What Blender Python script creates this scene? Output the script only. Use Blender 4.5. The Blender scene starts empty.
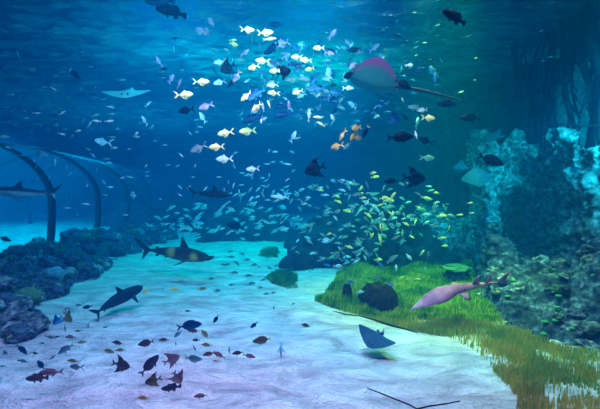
import bpy, math, random
import numpy as np
from mathutils import Vector, Matrix, noise

random.seed(7)
rng = np.random.default_rng(7)
SC = bpy.context.scene
COL = SC.collection
PI = math.pi
F = 400.0            # focal length in pixels of the 600 px wide frame
HORIZON = 190.0
CAMZ = 2.4
PITCH = math.atan((204.5 - HORIZON) / F)

# ------------------------------------------------------------------ camera
cam_d = bpy.data.cameras.new('camera')
cam = bpy.data.objects.new('camera', cam_d)
COL.objects.link(cam)
cam.location = (0, 0, CAMZ)
cam.rotation_euler = (PI / 2 - PITCH, 0, 0)
cam_d.sensor_width = 36.0
cam_d.lens = 36.0 * F / 600.0
cam_d.clip_start = 0.05
cam_d.clip_end = 300
SC.camera = cam


def at(px, py, d):
    """point seen at pixel (px, py) at depth d metres into the tank"""
    x = (px - 300.0) / F
    z = -(py - 204.5) / F
    c, s = math.cos(PITCH), math.sin(PITCH)
    v = Vector((x, c + z * s, z * c - s))
    return Vector((0, 0, CAMZ)) + v * (d / v.y)


def ground(px, py, z=0.0):
    p = at(px, py, 1.0) - Vector((0, 0, CAMZ))
    k = (z - CAMZ) / p.z
    return Vector((0, 0, CAMZ)) + p * k


def gdist(py):
    return CAMZ * F / max(py - HORIZON, 1.0)


# ------------------------------------------------------------------ numpy noise
def _hash(ix, iy, iz, seed):
    h = (ix * 374761393 + iy * 668265263 + iz * 2147483647 + seed * 1274126177) & 0xFFFFFFFF
    h = ((h ^ (h >> 13)) * 1274126177) & 0xFFFFFFFF
    return ((h ^ (h >> 16)) & 0xFFFF) / 65535.0


def vnoise(p, seed=0):
    i = np.floor(p).astype(np.int64)
    f = p - i
    f = f * f * (3 - 2 * f)
    out = 0
    for dx in (0, 1):
        wx = f[..., 0] if dx else 1 - f[..., 0]
        for dy in (0, 1):
            wy = f[..., 1] if dy else 1 - f[..., 1]
            for dz in (0, 1):
                wz = f[..., 2] if dz else 1 - f[..., 2]
                out = out + wx * wy * wz * _hash(i[..., 0] + dx, i[..., 1] + dy, i[..., 2] + dz, seed)
    return out * 2 - 1


def fbm(p, octaves=4, seed=0, gain=0.5):
    a, s, out = 1.0, 1.0, 0
    for o in range(octaves):
        out = out + a * vnoise(p * s + 17.3 * o, seed + o)
        a *= gain
        s *= 2.03
    return out


def worley(p, seed=0):
    i = np.floor(p).astype(np.int64)
    best = np.full(p.shape[:-1], 9.0)
    for dx in (-1, 0, 1):
        for dy in (-1, 0, 1):
            for dz in (-1, 0, 1):
                cx, cy, cz = i[..., 0] + dx, i[..., 1] + dy, i[..., 2] + dz
                q = np.stack([cx + _hash(cx, cy, cz, seed + 1), cy + _hash(cx, cy, cz, seed + 2), cz + _hash(cx, cy, cz, seed + 3)], -1)
                best = np.minimum(best, np.linalg.norm(p - q, axis=-1))
    return best


# ------------------------------------------------------------------ materials
MATS = {}


def new_mat(name):
    m = bpy.data.materials.new(name)
    m.use_nodes = True
    nt = m.node_tree
    nt.nodes.clear()
    out = nt.nodes.new('ShaderNodeOutputMaterial')
    return m, nt, out


def N(nt, typ, **kw):
    n = nt.nodes.new(typ)
    for k, v in kw.items():
        if k in n.inputs.keys():
            n.inputs[k].default_value = v
        else:
            setattr(n, k, v)
    return n


def c4(c):
    return (c[0], c[1], c[2], 1)


def rock_mat(name, stops, scale=3.0, rough=0.85, bump=0.5, bump_scale=14, detail_stops=None):
    """noise-coloured rough material; stops: list of (pos, colour)"""
    if name in MATS:
        return MATS[name]
    m, nt, out = new_mat(name)
    L = nt.links.new
    geo = N(nt, 'ShaderNodeNewGeometry')
    no = N(nt, 'ShaderNodeTexNoise', Scale=scale, Detail=6.0, Roughness=0.65)
    L(geo.outputs['Position'], no.inputs['Vector'])
    ramp = N(nt, 'ShaderNodeValToRGB')
    el = ramp.color_ramp.elements
    while len(el) < len(stops):
        el.new(0.5)
    for e, (p, c) in zip(el, stops):
        e.position = p
        e.color = c4(c)
    L(no.outputs['Fac'], ramp.inputs['Fac'])
    b = N(nt, 'ShaderNodeBsdfPrincipled', Roughness=rough)
    b.inputs['Specular IOR Level'].default_value = 0.08
    L(ramp.outputs['Color'], b.inputs['Base Color'])
    n2 = N(nt, 'ShaderNodeTexNoise', Scale=bump_scale, Detail=5.0, Roughness=0.7)
    L(geo.outputs['Position'], n2.inputs['Vector'])
    bp = N(nt, 'ShaderNodeBump', Strength=bump, Distance=0.08)
    L(n2.outputs['Fac'], bp.inputs['Height'])
    L(bp.outputs['Normal'], b.inputs['Normal'])
    L(b.outputs['BSDF'], out.inputs['Surface'])
    MATS[name] = m
    return m


def skin_mat(name, back, belly, lo=-0.06, hi=0.08, mottle=0.15, rough=0.45, scale=9.0, blotch=None):
    """fish skin: colour of the belly below, colour of the back above (in the animal's own space)"""
    if name in MATS:
        return MATS[name]
    m, nt, out = new_mat(name)
    L = nt.links.new
    tc = N(nt, 'ShaderNodeTexCoord')
    sep = N(nt, 'ShaderNodeSeparateXYZ')
    L(tc.outputs['Object'], sep.inputs['Vector'])
    mr = N(nt, 'ShaderNodeMapRange')
    mr.inputs['From Min'].default_value = lo
    mr.inputs['From Max'].default_value = hi
    L(sep.outputs['Z'], mr.inputs['Value'])
    mix = N(nt, 'ShaderNodeMix', data_type='RGBA')
    L(mr.outputs['Result'], mix.inputs['Factor'])
    mix.inputs['A'].default_value = c4(belly)
    mix.inputs['B'].default_value = c4(back)
    no = N(nt, 'ShaderNodeTexNoise', Scale=scale, Detail=3.0)
    L(tc.outputs['Object'], no.inputs['Vector'])
    hsv = N(nt, 'ShaderNodeHueSaturation')
    mr2 = N(nt, 'ShaderNodeMapRange')
    mr2.inputs['From Min'].default_value = 0.3
    mr2.inputs['From Max'].default_value = 0.7
    mr2.inputs['To Min'].default_value = 1 - mottle
    mr2.inputs['To Max'].default_value = 1 + mottle
    L(no.outputs['Fac'], mr2.inputs['Value'])
    L(mr2.outputs['Result'], hsv.inputs['Value'])
    src = mix.outputs['Result']
    if blotch == 'two':
        prev = None
        for px_, pz_, rr_ in ((.30, -.01, .075), (-.03, .02, .085)):
            cx_ = N(nt, 'ShaderNodeCombineXYZ', X=1.0, Y=0.0, Z=1.0)
            fl = N(nt, 'ShaderNodeVectorMath', operation='MULTIPLY')
            L(tc.outputs['Object'], fl.inputs[0]); L(cx_.outputs[0], fl.inputs[1])
            ds = N(nt, 'ShaderNodeVectorMath', operation='DISTANCE')
            L(fl.outputs[0], ds.inputs[0]); ds.inputs[1].default_value = (px_, 0, pz_)
            r3 = N(nt, 'ShaderNodeMapRange')
            r3.inputs['From Min'].default_value = rr_
            r3.inputs['From Max'].default_value = rr_ * 0.3
            L(ds.outputs['Value'], r3.inputs['Value'])
            m3 = N(nt, 'ShaderNodeMix', data_type='RGBA')
            L(r3.outputs['Result'], m3.inputs['Factor'])
            L(src, m3.inputs['A'])
            m3.inputs['B'].default_value = (0.60, 0.38, 0.10, 1)
            src = m3.outputs['Result']
    elif blotch:
        n3 = N(nt, 'ShaderNodeTexNoise', Scale=3.2, Detail=1.0)
        L(tc.outputs['Object'], n3.inputs['Vector'])
        r3 = N(nt, 'ShaderNodeMapRange')
        r3.inputs['From Min'].default_value = 0.59
        r3.inputs['From Max'].default_value = 0.68
        L(n3.outputs['Fac'], r3.inputs['Value'])
        m3 = N(nt, 'ShaderNodeMix', data_type='RGBA')
        L(r3.outputs['Result'], m3.inputs['Factor'])
        L(src, m3.inputs['A'])
        m3.inputs['B'].default_value = c4(blotch)
        src = m3.outputs['Result']
    L(src, hsv.inputs['Color'])
    b = N(nt, 'ShaderNodeBsdfPrincipled', Roughness=rough)
    b.inputs['Specular IOR Level'].default_value = 0.05
    L(hsv.outputs['Color'], b.inputs['Base Color'])
    L(b.outputs['BSDF'], out.inputs['Surface'])
    MATS[name] = m
    return m


def plain_mat(name, col, rough=0.6):
    return rock_mat(name, [(0.3, tuple(c * 0.85 for c in col)), (0.7, tuple(min(1, c * 1.1) for c in col))], scale=5, rough=rough, bump=0.1)


# ------------------------------------------------------------------ mesh helpers
class MB:
    def __init__(s):
        s.v, s.f, s.mi, s.cur = [], [], [], 0

    def add(s, verts, faces):
        o = len(s.v)
        s.v += [tuple(v) for v in verts]
        s.f += [tuple(i + o for i in f) for f in faces]
        s.mi += [s.cur] * len(faces)

    def mesh(s, name, mats, smooth=True):
        me = bpy.data.meshes.new(name)
        me.from_pydata(s.v, [], s.f)
        for m in mats:
            me.materials.append(m)
        me.polygons.foreach_set('material_index', s.mi)
        me.polygons.foreach_set('use_smooth', [smooth] * len(s.f))
        me.update()
        return me


def loft(mb, rings, cap=True, closed=True):
    n = len(rings[0])
    o = len(mb.v)
    vs = [p for r in rings for p in r]
    fs = []
    for i in range(len(rings) - 1):
        for j in range(n if closed else n - 1):
            k = (j + 1) % n
            fs.append((i * n + j, i * n + k, (i + 1) * n + k, (i + 1) * n + j))
    if cap:
        fs.append(tuple(range(n))[::-1])
        fs.append(tuple((len(rings) - 1) * n + j for j in range(n)))
    mb.add(vs, fs)


def pillow(mb, outline, t, axis=1):
    """solid leaf-shaped fin: a closed outline with a thicker middle. outline: 3D points; t: half thickness along axis vector"""
    pts = [Vector(p) for p in outline]
    if isinstance(axis, int):
        a = Vector((0, 0, 0)); a[axis] = 1
    else:
        a = Vector(axis)
    c = sum(pts, Vector()) / len(pts)
    n = len(pts)
    inner = [c + (p - c) * 0.55 for p in pts]
    vs = pts + [p + a * t for p in inner] + [p - a * t for p in inner] + [c + a * t, c - a * t]
    fs = []
    for i in range(n):
        k = (i + 1) % n
        fs += [(i, k, n + k, n + i), (k, i, 2 * n + i, 2 * n + k), (n + i, n + k, 3 * n), (2 * n + k, 2 * n + i, 3 * n + 1)]
    mb.add(vs, fs)


def tube(mb, pts, radii, n=8):
    rings = []
    for i, p in enumerate(pts):
        p = Vector(p)
        a = Vector(pts[max(i - 1, 0)])
        b = Vector(pts[min(i + 1, len(pts) - 1)])
        d = (b - a).normalized()
        u = d.orthogonal().normalized() if abs(d.z) > 0.9 else d.cross(Vector((0, 0, 1))).normalized()
        w = d.cross(u)
        rings.append([p + (u * math.cos(2 * PI * j / n) + w * math.sin(2 * PI * j / n)) * radii[i] for j in range(n)])
    loft(mb, rings)


def ball(mb, c, r, n=6, m=8, sc=(1, 1, 1)):
    rings = []
    for i in range(n + 1):
        th = PI * (i + 0.001) / (n + 0.002)
        rings.append([(c[0] + r * sc[0] * math.sin(th) * math.cos(2 * PI * j / m), c[1] + r * sc[1] * math.sin(th) * math.sin(2 * PI * j / m), c[2] + r * sc[2] * math.cos(th)) for j in range(m)])
    loft(mb, rings)


def link(name, me, parent=None):
    o = bpy.data.objects.new(name, me)
    COL.objects.link(o)
    if parent is not None:
        o.parent = parent
    return o


def tag(o, label=None, cat=None, group=None, kind=None):
    if label: o['label'] = label
    if cat: o['category'] = cat
    if group: o['group'] = group
    if kind: o['kind'] = kind
    return o


def grid_mesh(name, P, mats, closed_u=False, smooth=True, flip=False):
    """P: array (nu, nv, 3)"""
    nu, nv = P.shape[:2]
    idx = np.arange(nu * nv).reshape(nu, nv)
    if closed_u:
        idx = np.concatenate([idx, idx[:1]], 0)
    a, b, c, d = idx[:-1, :-1], idx[1:, :-1], idx[1:, 1:], idx[:-1, 1:]
    q = np.stack([a, b, c, d] if not flip else [a, d, c, b], -1).reshape(-1, 4)
    return raw_mesh(name, P.reshape(-1, 3), q, mats, smooth)


def raw_mesh(name, V, Q, mats, smooth=True):
    me = bpy.data.meshes.new(name)
    k = Q.shape[1]
    me.vertices.add(len(V))
    me.vertices.foreach_set('co', V.astype(np.float32).ravel())
    me.loops.add(Q.size)
    me.loops.foreach_set('vertex_index', Q.astype(np.int32).ravel())
    me.polygons.add(len(Q))
    me.polygons.foreach_set('loop_start', (np.arange(len(Q)) * k).astype(np.int32))
    for m in mats:
        me.materials.append(m)
    me.update(calc_edges=True)
    me.validate()
    me.polygons.foreach_set('use_smooth', [smooth] * len(me.polygons))
    return me


def displace(P, amp, scale, seed, octaves=5, pit=0.0, pit_scale=1.0, sq=1.0):
    """push a (nu, nv, 3) sheet along its normals by noise"""
    du = np.gradient(P, axis=0)
    dv = np.gradient(P, axis=1)
    n = np.cross(du, dv)
    n /= np.linalg.norm(n, axis=-1, keepdims=True) + 1e-9
    h = fbm(P * scale, octaves, seed, 0.55) * amp
    if pit:
        w = worley(P * pit_scale + 0.3 * fbm(P * pit_scale * 0.8, 2, seed + 5)[..., None], seed + 9)
        h = h - pit * (1 - np.clip(w * 1.6, 0, 1)) + pit * 0.4
    return P + n * h[..., None]


# ================================================================== THE SETTING
# ---- sand, with soft mottled caustic light painted into its colour
m, nt, out = new_mat('sand')
L = nt.links.new
geo = N(nt, 'ShaderNodeNewGeometry')
mp = N(nt, 'ShaderNodeMapping')
mp.inputs['Rotation'].default_value = (0, 0, math.radians(-24))
mp.inputs['Scale'].default_value = (1.1, 2.0, 1)
L(geo.outputs['Position'], mp.inputs['Vector'])
n1 = N(nt, 'ShaderNodeTexNoise', Scale=1.5, Detail=5.0, Roughness=0.6, Distortion=0.6)
L(mp.outputs['Vector'], n1.inputs['Vector'])
n2 = N(nt, 'ShaderNodeTexNoise', Scale=26.0, Detail=3.0)
L(geo.outputs['Position'], n2.inputs['Vector'])
rp = N(nt, 'ShaderNodeValToRGB')
rp.color_ramp.elements[0].position = 0.32
rp.color_ramp.elements[0].color = (0.48, 0.48, 0.50, 1)
rp.color_ramp.elements[1].position = 0.66
rp.color_ramp.elements[1].color = (0.96, 0.95, 0.93, 1)
L(n1.outputs['Fac'], rp.inputs['Fac'])
ad = N(nt, 'ShaderNodeMath', operation='MULTIPLY_ADD')
ad.inputs[1].default_value = 0.12
L(n2.outputs['Fac'], ad.inputs[0])
L(n1.outputs['Fac'], ad.inputs[2])
bp = N(nt, 'ShaderNodeBump', Strength=1.0, Distance=0.42)
L(ad.outputs[0], bp.inputs['Height'])
b = N(nt, 'ShaderNodeBsdfPrincipled', Roughness=0.95)
b.inputs['Specular IOR Level'].default_value = 0.1
L(rp.outputs['Color'], b.inputs['Base Color'])
L(bp.outputs['Normal'], b.inputs['Normal'])
L(b.outputs['BSDF'], out.inputs['Surface'])
SAND = m

nx, ny = 560, 420
gx = np.linspace(-34, 24, nx)
gy = 0.5 + 59.5 * np.linspace(0, 1, ny) ** 1.8


def sand_h(x, y):
    p = np.stack([x * 0.6 + 0.25 * y, y * 1.1, 0 * x], -1)
    return 0.045 * fbm(p * np.array([1, .8, 1]), 2, 11) + 0.022 * fbm(p * 3.1, 2, 13) + 0.03 * fbm(p * 0.35, 2, 3) - 0.02


X, Y = np.meshgrid(gx, gy, indexing='ij')
floor = link('floor', grid_mesh('floor', np.stack([X, Y, sand_h(X, Y)], -1), [SAND]))
tag(floor, kind='structure')


def sand_z(x, y):
    return float(sand_h(np.array([float(x)]), np.array([float(y)]))[0])


# ---- walls of the tank, far off in the blue
WALL = rock_mat('tank_wall_paint', [(0.35, (0.03, 0.07, 0.10)), (0.7, (0.05, 0.11, 0.14))], scale=0.6, bump=0.2, bump_scale=3)


def slab(name, lo, hi, mat, kind='structure'):
    mb = MB()
    x0, y0, z0 = lo; x1, y1, z1 = hi
    mb.add([(x0, y0, z0), (x1, y0, z0), (x1, y1, z0), (x0, y1, z0), (x0, y0, z1), (x1, y0, z1), (x1, y1, z1), (x0, y1, z1)],
           [(0, 3, 2, 1), (4, 5, 6, 7), (0, 1, 5, 4), (1, 2, 6, 5), (2, 3, 7, 6), (3, 0, 4, 7)])
    o = link(name, mb.mesh(name, [mat], False))
    return tag(o, kind=kind)


slab('wall_back', (-34, 60, -0.5), (24, 60.4, 9), WALL)
slab('wall_left', (-34.4, 0, -0.5), (-34, 60, 9), WALL)

# ---- water surface seen from below
m, nt, out = new_mat('water_surface')
L = nt.links.new
geo = N(nt, 'ShaderNodeNewGeometry')
mp = N(nt, 'ShaderNodeMapping')
mp.inputs['Rotation'].default_value = (0, 0, math.radians(12))
mp.inputs['Scale'].default_value = (0.8, 1.6, 1)
L(geo.outputs['Position'], mp.inputs['Vector'])
nn = N(nt, 'ShaderNodeTexNoise', Scale=1.6, Detail=6.0, Roughness=0.7, Distortion=0.8)
L(mp.outputs['Vector'], nn.inputs['Vector'])
bp = N(nt, 'ShaderNodeBump', Strength=1.0, Distance=0.8)
L(nn.outputs['Fac'], bp.inputs['Height'])
gl = N(nt, 'ShaderNodeBsdfGlossy', Roughness=0.08, Color=(0.9, 0.95, 1, 1))
L(bp.outputs['Normal'], gl.inputs['Normal'])
tr = N(nt, 'ShaderNodeBsdfTranslucent', Color=(0.75, 0.95, 1, 1))
L(bp.outputs['Normal'], tr.inputs['Normal'])
tp = N(nt, 'ShaderNodeBsdfTransparent', Color=(0.95, 0.97, 1, 1))
mx = N(nt, "ShaderNodeMixShader", Fac=0.10)
L(gl.outputs[0], mx.inputs[1]); L(tr.outputs[0], mx.inputs[2])
mx2 = N(nt, 'ShaderNodeMixShader')
rp = N(nt, 'ShaderNodeValToRGB')
rp.color_ramp.elements[0].position = 0.40
rp.color_ramp.elements[0].color = (0.12, 0.12, 0.12, 1)
rp.color_ramp.elements[1].position = 0.60
rp.color_ramp.elements[1].color = (0.9, 0.9, 0.9, 1)
L(nn.outputs['Fac'], rp.inputs['Fac'])
L(rp.outputs['Color'], mx2.inputs['Fac'])
L(mx.outputs[0], mx2.inputs[1]); L(tp.outputs[0], mx2.inputs[2])
L(mx2.outputs[0], out.inputs['Surface'])
SURF = m
nx, ny = 260, 260
gx = np.linspace(-26, 20, nx)
gy = 0.5 + 55 * np.linspace(0, 1, ny) ** 1.5
X, Y = np.meshgrid(gx, gy, indexing='ij')
p = np.stack([X * 0.8 + 0.2 * Y, Y * 1.7, 0 * X], -1)
Z = 7.0 + 0.10 * fbm(p, 3, 31)
surf = link('water_surface', grid_mesh('water_surface', np.stack([X, Y, Z], -1), [SURF], flip=True))
tag(surf, kind='structure')

# ================================================================== TUNNEL
AX = [(9.5, -8.75), (14.4, -8.9), (18.2, -9.15), (23.2, -9.95), (28.5, -10.65), (34.5, -11.1), (42, -11.3), (50, -11.4)]
TR = 4.4
TH = 0.57
TZ = 2.0


def axis_x(y):
    ys = [a[0] for a in AX]; xs = [a[1] for a in AX]
    return float(np.interp(y, ys, xs))


m, nt, out = new_mat('tunnel_acrylic')
L = nt.links.new
tp = N(nt, 'ShaderNodeBsdfTransparent', Color=(0.93, 0.98, 1, 1))
gl = N(nt, 'ShaderNodeBsdfGlossy', Roughness=0.12, Color=(0.8, 0.95, 1, 1))
df = N(nt, 'ShaderNodeBsdfDiffuse', Color=(0.35, 0.75, 0.9, 1))  # whitish-blue share mixed in so the tunnel looks brighter than its surroundings
lw = N(nt, 'ShaderNodeLayerWeight', Blend=0.25)
a1 = N(nt, 'ShaderNodeMixShader', Fac=0.35)
L(df.outputs[0], a1.inputs[1]); L(gl.outputs[0], a1.inputs[2])
a2 = N(nt, 'ShaderNodeMixShader')
mr = N(nt, 'ShaderNodeMapRange')
mr.inputs['To Min'].default_value = 0.07
mr.inputs['To Max'].default_value = 0.3
L(lw.outputs['Facing'], mr.inputs['Value'])
L(mr.outputs['Result'], a2.inputs['Fac'])
L(tp.outputs[0], a2.inputs[1]); L(a1.outputs[0], a2.inputs[2])
L(a2.outputs[0], out.inputs['Surface'])
ACRYL = m
RINGM = plain_mat('tunnel_ring_metal', (0.01, 0.02, 0.05), 0.5)

tunnel = bpy.data.objects.new('viewing_tunnel', None)
COL.objects.link(tunnel)
tunnel.location = (-11.2, 14.4, 0)
tag(tunnel, 'clear arched walk-through tunnel with dark blue ribs behind the coral rocks', 'tunnel')


def tunnel_profile(y, r, n=40, z0=-0.4):
    cx = axis_x(y) - TR
    pts = []
    legs = [(r * (1 - 0.05 * (k / 8) ** 2), TZ - 2.4 * k / 8) for k in range(8, 0, -1)]
    pts += [(cx + a, z) for a, z in legs]
    for i in range(n + 1):
        a = PI * i / n
        pts.append((cx + r * math.cos(a), TZ + r * TH * math.sin(a)))
    pts += [(cx - a, z) for a, z in legs[::-1]]
    return pts


ys = np.linspace(9.5, 50, 60)
P = np.array([[(x, y, z) for x, z in tunnel_profile(y, TR)] for y in ys])
P -= np.array(tunnel.location)
sh = link('acrylic_shell', grid_mesh('acrylic_shell', P, [ACRYL]), tunnel)
for i, (y, _) in enumerate(AX):
    mb = MB()
    rings = []
    for (x, z), (x2, z2) in zip(tunnel_profile(y, TR + 0.05), tunnel_profile(y, TR - 0.12)):
        w = 0.11
        rings.append([Vector(q) - tunnel.location for q in ((x, y - w, z), (x, y + w, z), (x2, y + w, z2), (x2, y - w, z2))])
    loft(mb, rings)
    link('ring', mb.mesh('ring', [RINGM], False), tunnel)

# ================================================================== ROCKS
DARKROCK = rock_mat('dark_reef_rock', [(0.30, (0.01, 0.015, 0.03)), (0.41, (0.10, 0.20, 0.12)), (0.46, (0.01, 0.015, 0.02)), (0.55, (0.14, 0.16, 0.30)), (0.60, (0.02, 0.02, 0.02)), (0.70, (0.50, 0.58, 0.34))], scale=3.6, bump=1.0, bump_scale=9)
MIDROCK = rock_mat('reef_rock', [(0.34, (0.02, 0.03, 0.04)), (0.47, (0.12, 0.15, 0.17)), (0.58, (0.35, 0.42, 0.45)), (0.68, (0.7, 0.78, 0.8))], scale=5.5, bump=1.0, bump_scale=12)
LEDGEROCK = rock_mat('ledge_rock', [(0.34, (0.01, 0.02, 0.04)), (0.5, (0.05, 0.08, 0.13)), (0.6, (0.13, 0.22, 0.32)), (0.70, (0.4, 0.55, 0.7))], scale=5.0, bump=1.0, bump_scale=10)
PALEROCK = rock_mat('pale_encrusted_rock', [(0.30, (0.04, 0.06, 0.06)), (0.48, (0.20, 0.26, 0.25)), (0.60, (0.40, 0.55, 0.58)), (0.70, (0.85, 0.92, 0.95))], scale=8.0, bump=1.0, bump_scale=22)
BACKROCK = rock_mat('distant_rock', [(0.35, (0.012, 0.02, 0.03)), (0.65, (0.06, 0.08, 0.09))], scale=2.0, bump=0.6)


def boulder_mesh(name, seed, mat, sub=3, rough=0.35, squash=0.75):
    import bmesh
    bm = bmesh.new()
    bmesh.ops.create_icosphere(bm, subdivisions=sub, radius=1)
    V = np.array([v.co[:] for v in bm.verts])
    h = 1 + rough * fbm(V * 1.6 + seed * 3.1, 5, seed, 0.62) - 0.55 * np.clip(0.5 - worley(V * 2.8, seed), 0, 1)
    V = V * h[:, None]
    V[:, 2] *= squash
    for v, c in zip(bm.verts, V):
        v.co = c
    me = bpy.data.meshes.new(name)
    bm.to_mesh(me)
    bm.free()
    me.materials.append(mat)
    me.polygons.foreach_set('use_smooth', [True] * len(me.polygons))
    return me


BOULD = {}
for key, mt in (('dark', DARKROCK), ('mid', MIDROCK), ('pale', PALEROCK), ('back', BACKROCK)):
    BOULD[key] = [boulder_mesh('boulder', s + 10, mt, 4 if key != 'back' else 3) for s in range(4)]


def boulder(p, s, key, label, group, name='boulder', cat='rock', sq=1.0):
    o = link(name, random.choice(BOULD[key]))
    o.location = p
    o.rotation_euler = (random.uniform(-0.4, 0.4), random.uniform(-0.4, 0.4), random.uniform(0, 6.28))
    o.scale = (s * random.uniform(0.85, 1.2), s * random.uniform(0.85, 1.2), s * sq * random.uniform(0.8, 1.15))
    return tag(o, label, cat, group)


# ---- rock bank along the tunnel
# near edge of the bank on the sand, picked along its length
edge = [(-40, 352), (0, 330), (30, 318), (62, 292), (100, 274), (108, 262), (150, 247), (175, 238)]
ed_w = [ground(x, y) for x, y in edge]
ridge = []
nu, nv = 300, 70
ex = np.interp(np.linspace(0, 1, nu), np.linspace(0, 1, len(ed_w)), [p.x for p in ed_w])
ey = np.interp(np.linspace(0, 1, nu), np.linspace(0, 1, len(ed_w)), [p.y for p in ed_w])
P = np.zeros((nu, nv, 3))
for i in range(nu):
    x1 = axis_x(ey[i] + 1) + 0.3 if ey[i] > 8 else -8.7
    x1 = min(x1, ex[i] - 1.2)
    for j in range(nv):
        t = j / (nv - 1)
        x = ex[i] + (x1 - ex[i]) * t * 1.15
        prof = min(1.0, math.sin(min(t * 2.2, 1) * PI / 2))
        z = -0.15 + (0.62 + 0.12 * math.sin(i * 0.11)) * prof
        P[i, j] = (x, ey[i] + 0.9 * t, z)
P = displace(P, 0.17, 2.2, 5, 5, 0.25, 2.6)
BANK = P
o = link('rock_bank', grid_mesh('rock_bank', P, [DARKROCK], flip=True))
tag(o, 'long dark coral rock bank running along the foot of the arched tunnel', 'rock')

CORALS = {
    'yellow': rock_mat('yellow_green_coral', [(0.35, (0.10, 0.20, 0.07)), (0.65, (0.26, 0.38, 0.16))], scale=6, bump=0.8, bump_scale=25),
    'green': rock_mat('green_coral', [(0.35, (0.05, 0.16, 0.08)), (0.65, (0.16, 0.38, 0.16))], scale=6, bump=0.8, bump_scale=25),
    'blue': rock_mat('pale_blue_coral', [(0.35, (0.15, 0.25, 0.4)), (0.65, (0.4, 0.55, 0.7))], scale=6, bump=0.8, bump_scale=25),
    'purple': rock_mat('purple_coral', [(0.35, (0.12, 0.08, 0.2)), (0.65, (0.35, 0.28, 0.45))], scale=6, bump=0.8, bump_scale=25),
}


def bank_z(x, y):
    return 0.5


# boulders along the bank
def bank_point(t, s):
    """t along bank 0..1, s 0 at sand edge .. 1 at tunnel foot"""
    i = t * (nu - 1)
    x0 = float(np.interp(i, range(nu), ex)); y0 = float(np.interp(i, range(nu), ey))
    x1 = axis_x(y0 + 1) + 0.2 if y0 > 8 else -8.7
    x1 = min(x1, x0 - 1.2)
    return Vector((x0 + (x1 - x0) * s, y0 + 0.9 * s, 0))


for k in range(74):
    t = ((k + 0.5) / 74 + random.uniform(-0.004, 0.004)) ** 1.0
    s = random.choice((0.02, 0.1, 0.25, 0.45, 0.65, 0.85))
    p = bank_point(t, s)
    p.z = 0.08 + 0.52 * min(1, math.sin(min(s * 2.2, 1) * PI / 2))
    if s < 0.2:
        lab, grp = 'dark rough rock at the sandy foot of the tunnel rock bank', 'rocks at the foot of the tunnel bank'
    else:
        lab, grp = 'dark rough rock piled on top of the tunnel rock bank', 'rocks piled on the tunnel bank'
    boulder(p, random.uniform(0.14, 0.34), random.choice(('dark', 'dark', 'mid')), lab, grp)


def snap(P, px, py, si=3, sj=2):
    Q = P[::si, ::sj].reshape(-1, 3)
    c_, s_ = math.cos(PITCH), math.sin(PITCH)
    rz = Q[:, 2] - CAMZ
    dep = Q[:, 1] * c_ - rz * s_
    ux, uy = 300 + F * Q[:, 0] / dep, 204.5 - F * (Q[:, 1] * s_ + rz * c_) / dep
    e = (ux - px) ** 2 + (uy - py) ** 2 + 0.4 * (Q[:, 1] - Q[:, 1].min())
    return Vector(Q[int(np.argmin(e))])


def coral_mesh(name, mat, seed):
    me = boulder_mesh(name, seed, mat, 4, 0.22, 0.85)
    V = np.zeros(len(me.vertices) * 3, np.float32)
    me.vertices.foreach_get('co', V)
    V = V.reshape(-1, 3).astype(float)
    w = worley(V * 4.5, seed)
    V *= (1 + 0.16 * (0.5 - w))[:, None]
    me.vertices.foreach_set('co', V.astype(np.float32).ravel())
    me.update()
    return me


def lobed_coral(name, p, s, col, label, seed=0, tall=0.8, group=None):
    o = link(name, coral_mesh(name, CORALS[col], seed + 200))
    o.location = p
    o.scale = (s, s, s * tall)
    o.rotation_euler = (0, 0, seed * 1.3)
    return tag(o, label, 'coral', group)


def px_on(px, py, d):
    return at(px, py, d)


for n_, (px, py, d, s, col, lab) in enumerate([
    (32, 293, 10.0, 0.30, 'yellow', 'yellow-green lobed coral low on the bank, just above the bare sand'),
    (22, 318, 7.6, 0.34, 'green', 'rounded olive green coral head at the lowest end of the rock bank'),
    (53, 251, 13.4, 0.28, 'yellow', 'small bright yellow-green coral under the nearest tunnel rib'),
    (38, 258, 12.6, 0.26, 'blue', 'pale blue round coral between the yellow corals under the nearest rib'),
    (88, 241, 15.0, 0.36, 'yellow', 'yellow-green plate coral on the crest before the second tunnel rib'),
    (57, 275, 11.4, 0.34, 'blue', 'pale blue upright coral on the face of the bank'),
    (76, 234, 16.4, 0.45, 'purple', 'dark purple round coral head standing highest on the bank crest'),
    (90, 268, 12.0, 0.30, 'blue', 'greyish blue coral at the sandy edge below the yellow plate coral'),
    (12, 262, 11.5, 0.30, 'green', 'green coral patch on the bank at the frame edge'),
    (98, 231, 17.5, 0.3, 'green', 'green coral on the crest just beyond the second tunnel rib'),
    (28, 270, 11.5, 0.36, 'yellow', 'large pale yellow coral above the low lobed coral'),
    (118, 237, 17.0, 0.4, 'purple', 'purple tinted coral on the bank before the third tunnel rib'),
    (140, 232, 19.0, 0.35, 'blue', 'pale blue coral towards the far end of the bank'),
]):
    lobed_coral('coral_head', snap(BANK, px, py) + Vector((0.05, -0.22 * s / 0.3, 0.02)), s * 0.8, col, lab, seed=n_)

for k in range(22):
    t, q = random.uniform(0.1, 0.95), random.choice((0.15, 0.3, 0.5, 0.7))
    pb = Vector(BANK[int(t * 299), int(q * 69)])
    lobed_coral('coral_head', pb + Vector((0, -0.05, 0.06)), random.uniform(0.10, 0.2), random.choice(('yellow', 'green', 'blue', 'purple', 'green')),
                'small coral tuft dotted among the dark rocks of the tunnel bank', seed=60 + k, group='small corals on the tunnel bank')

# ---- rubble of dark rocks at the lower left corner
for k in range(16):
    px, py = random.uniform(0, 36), random.uniform(292, 336)
    g = ground(px, py + 6)
    g.z = 0.1
    boulder(g, random.uniform(0.10, 0.24), random.choice(('dark', 'mid')), 'small dark rubble rock at the near end of the tunnel bank', 'rubble at the near end of the tunnel bank')


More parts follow.
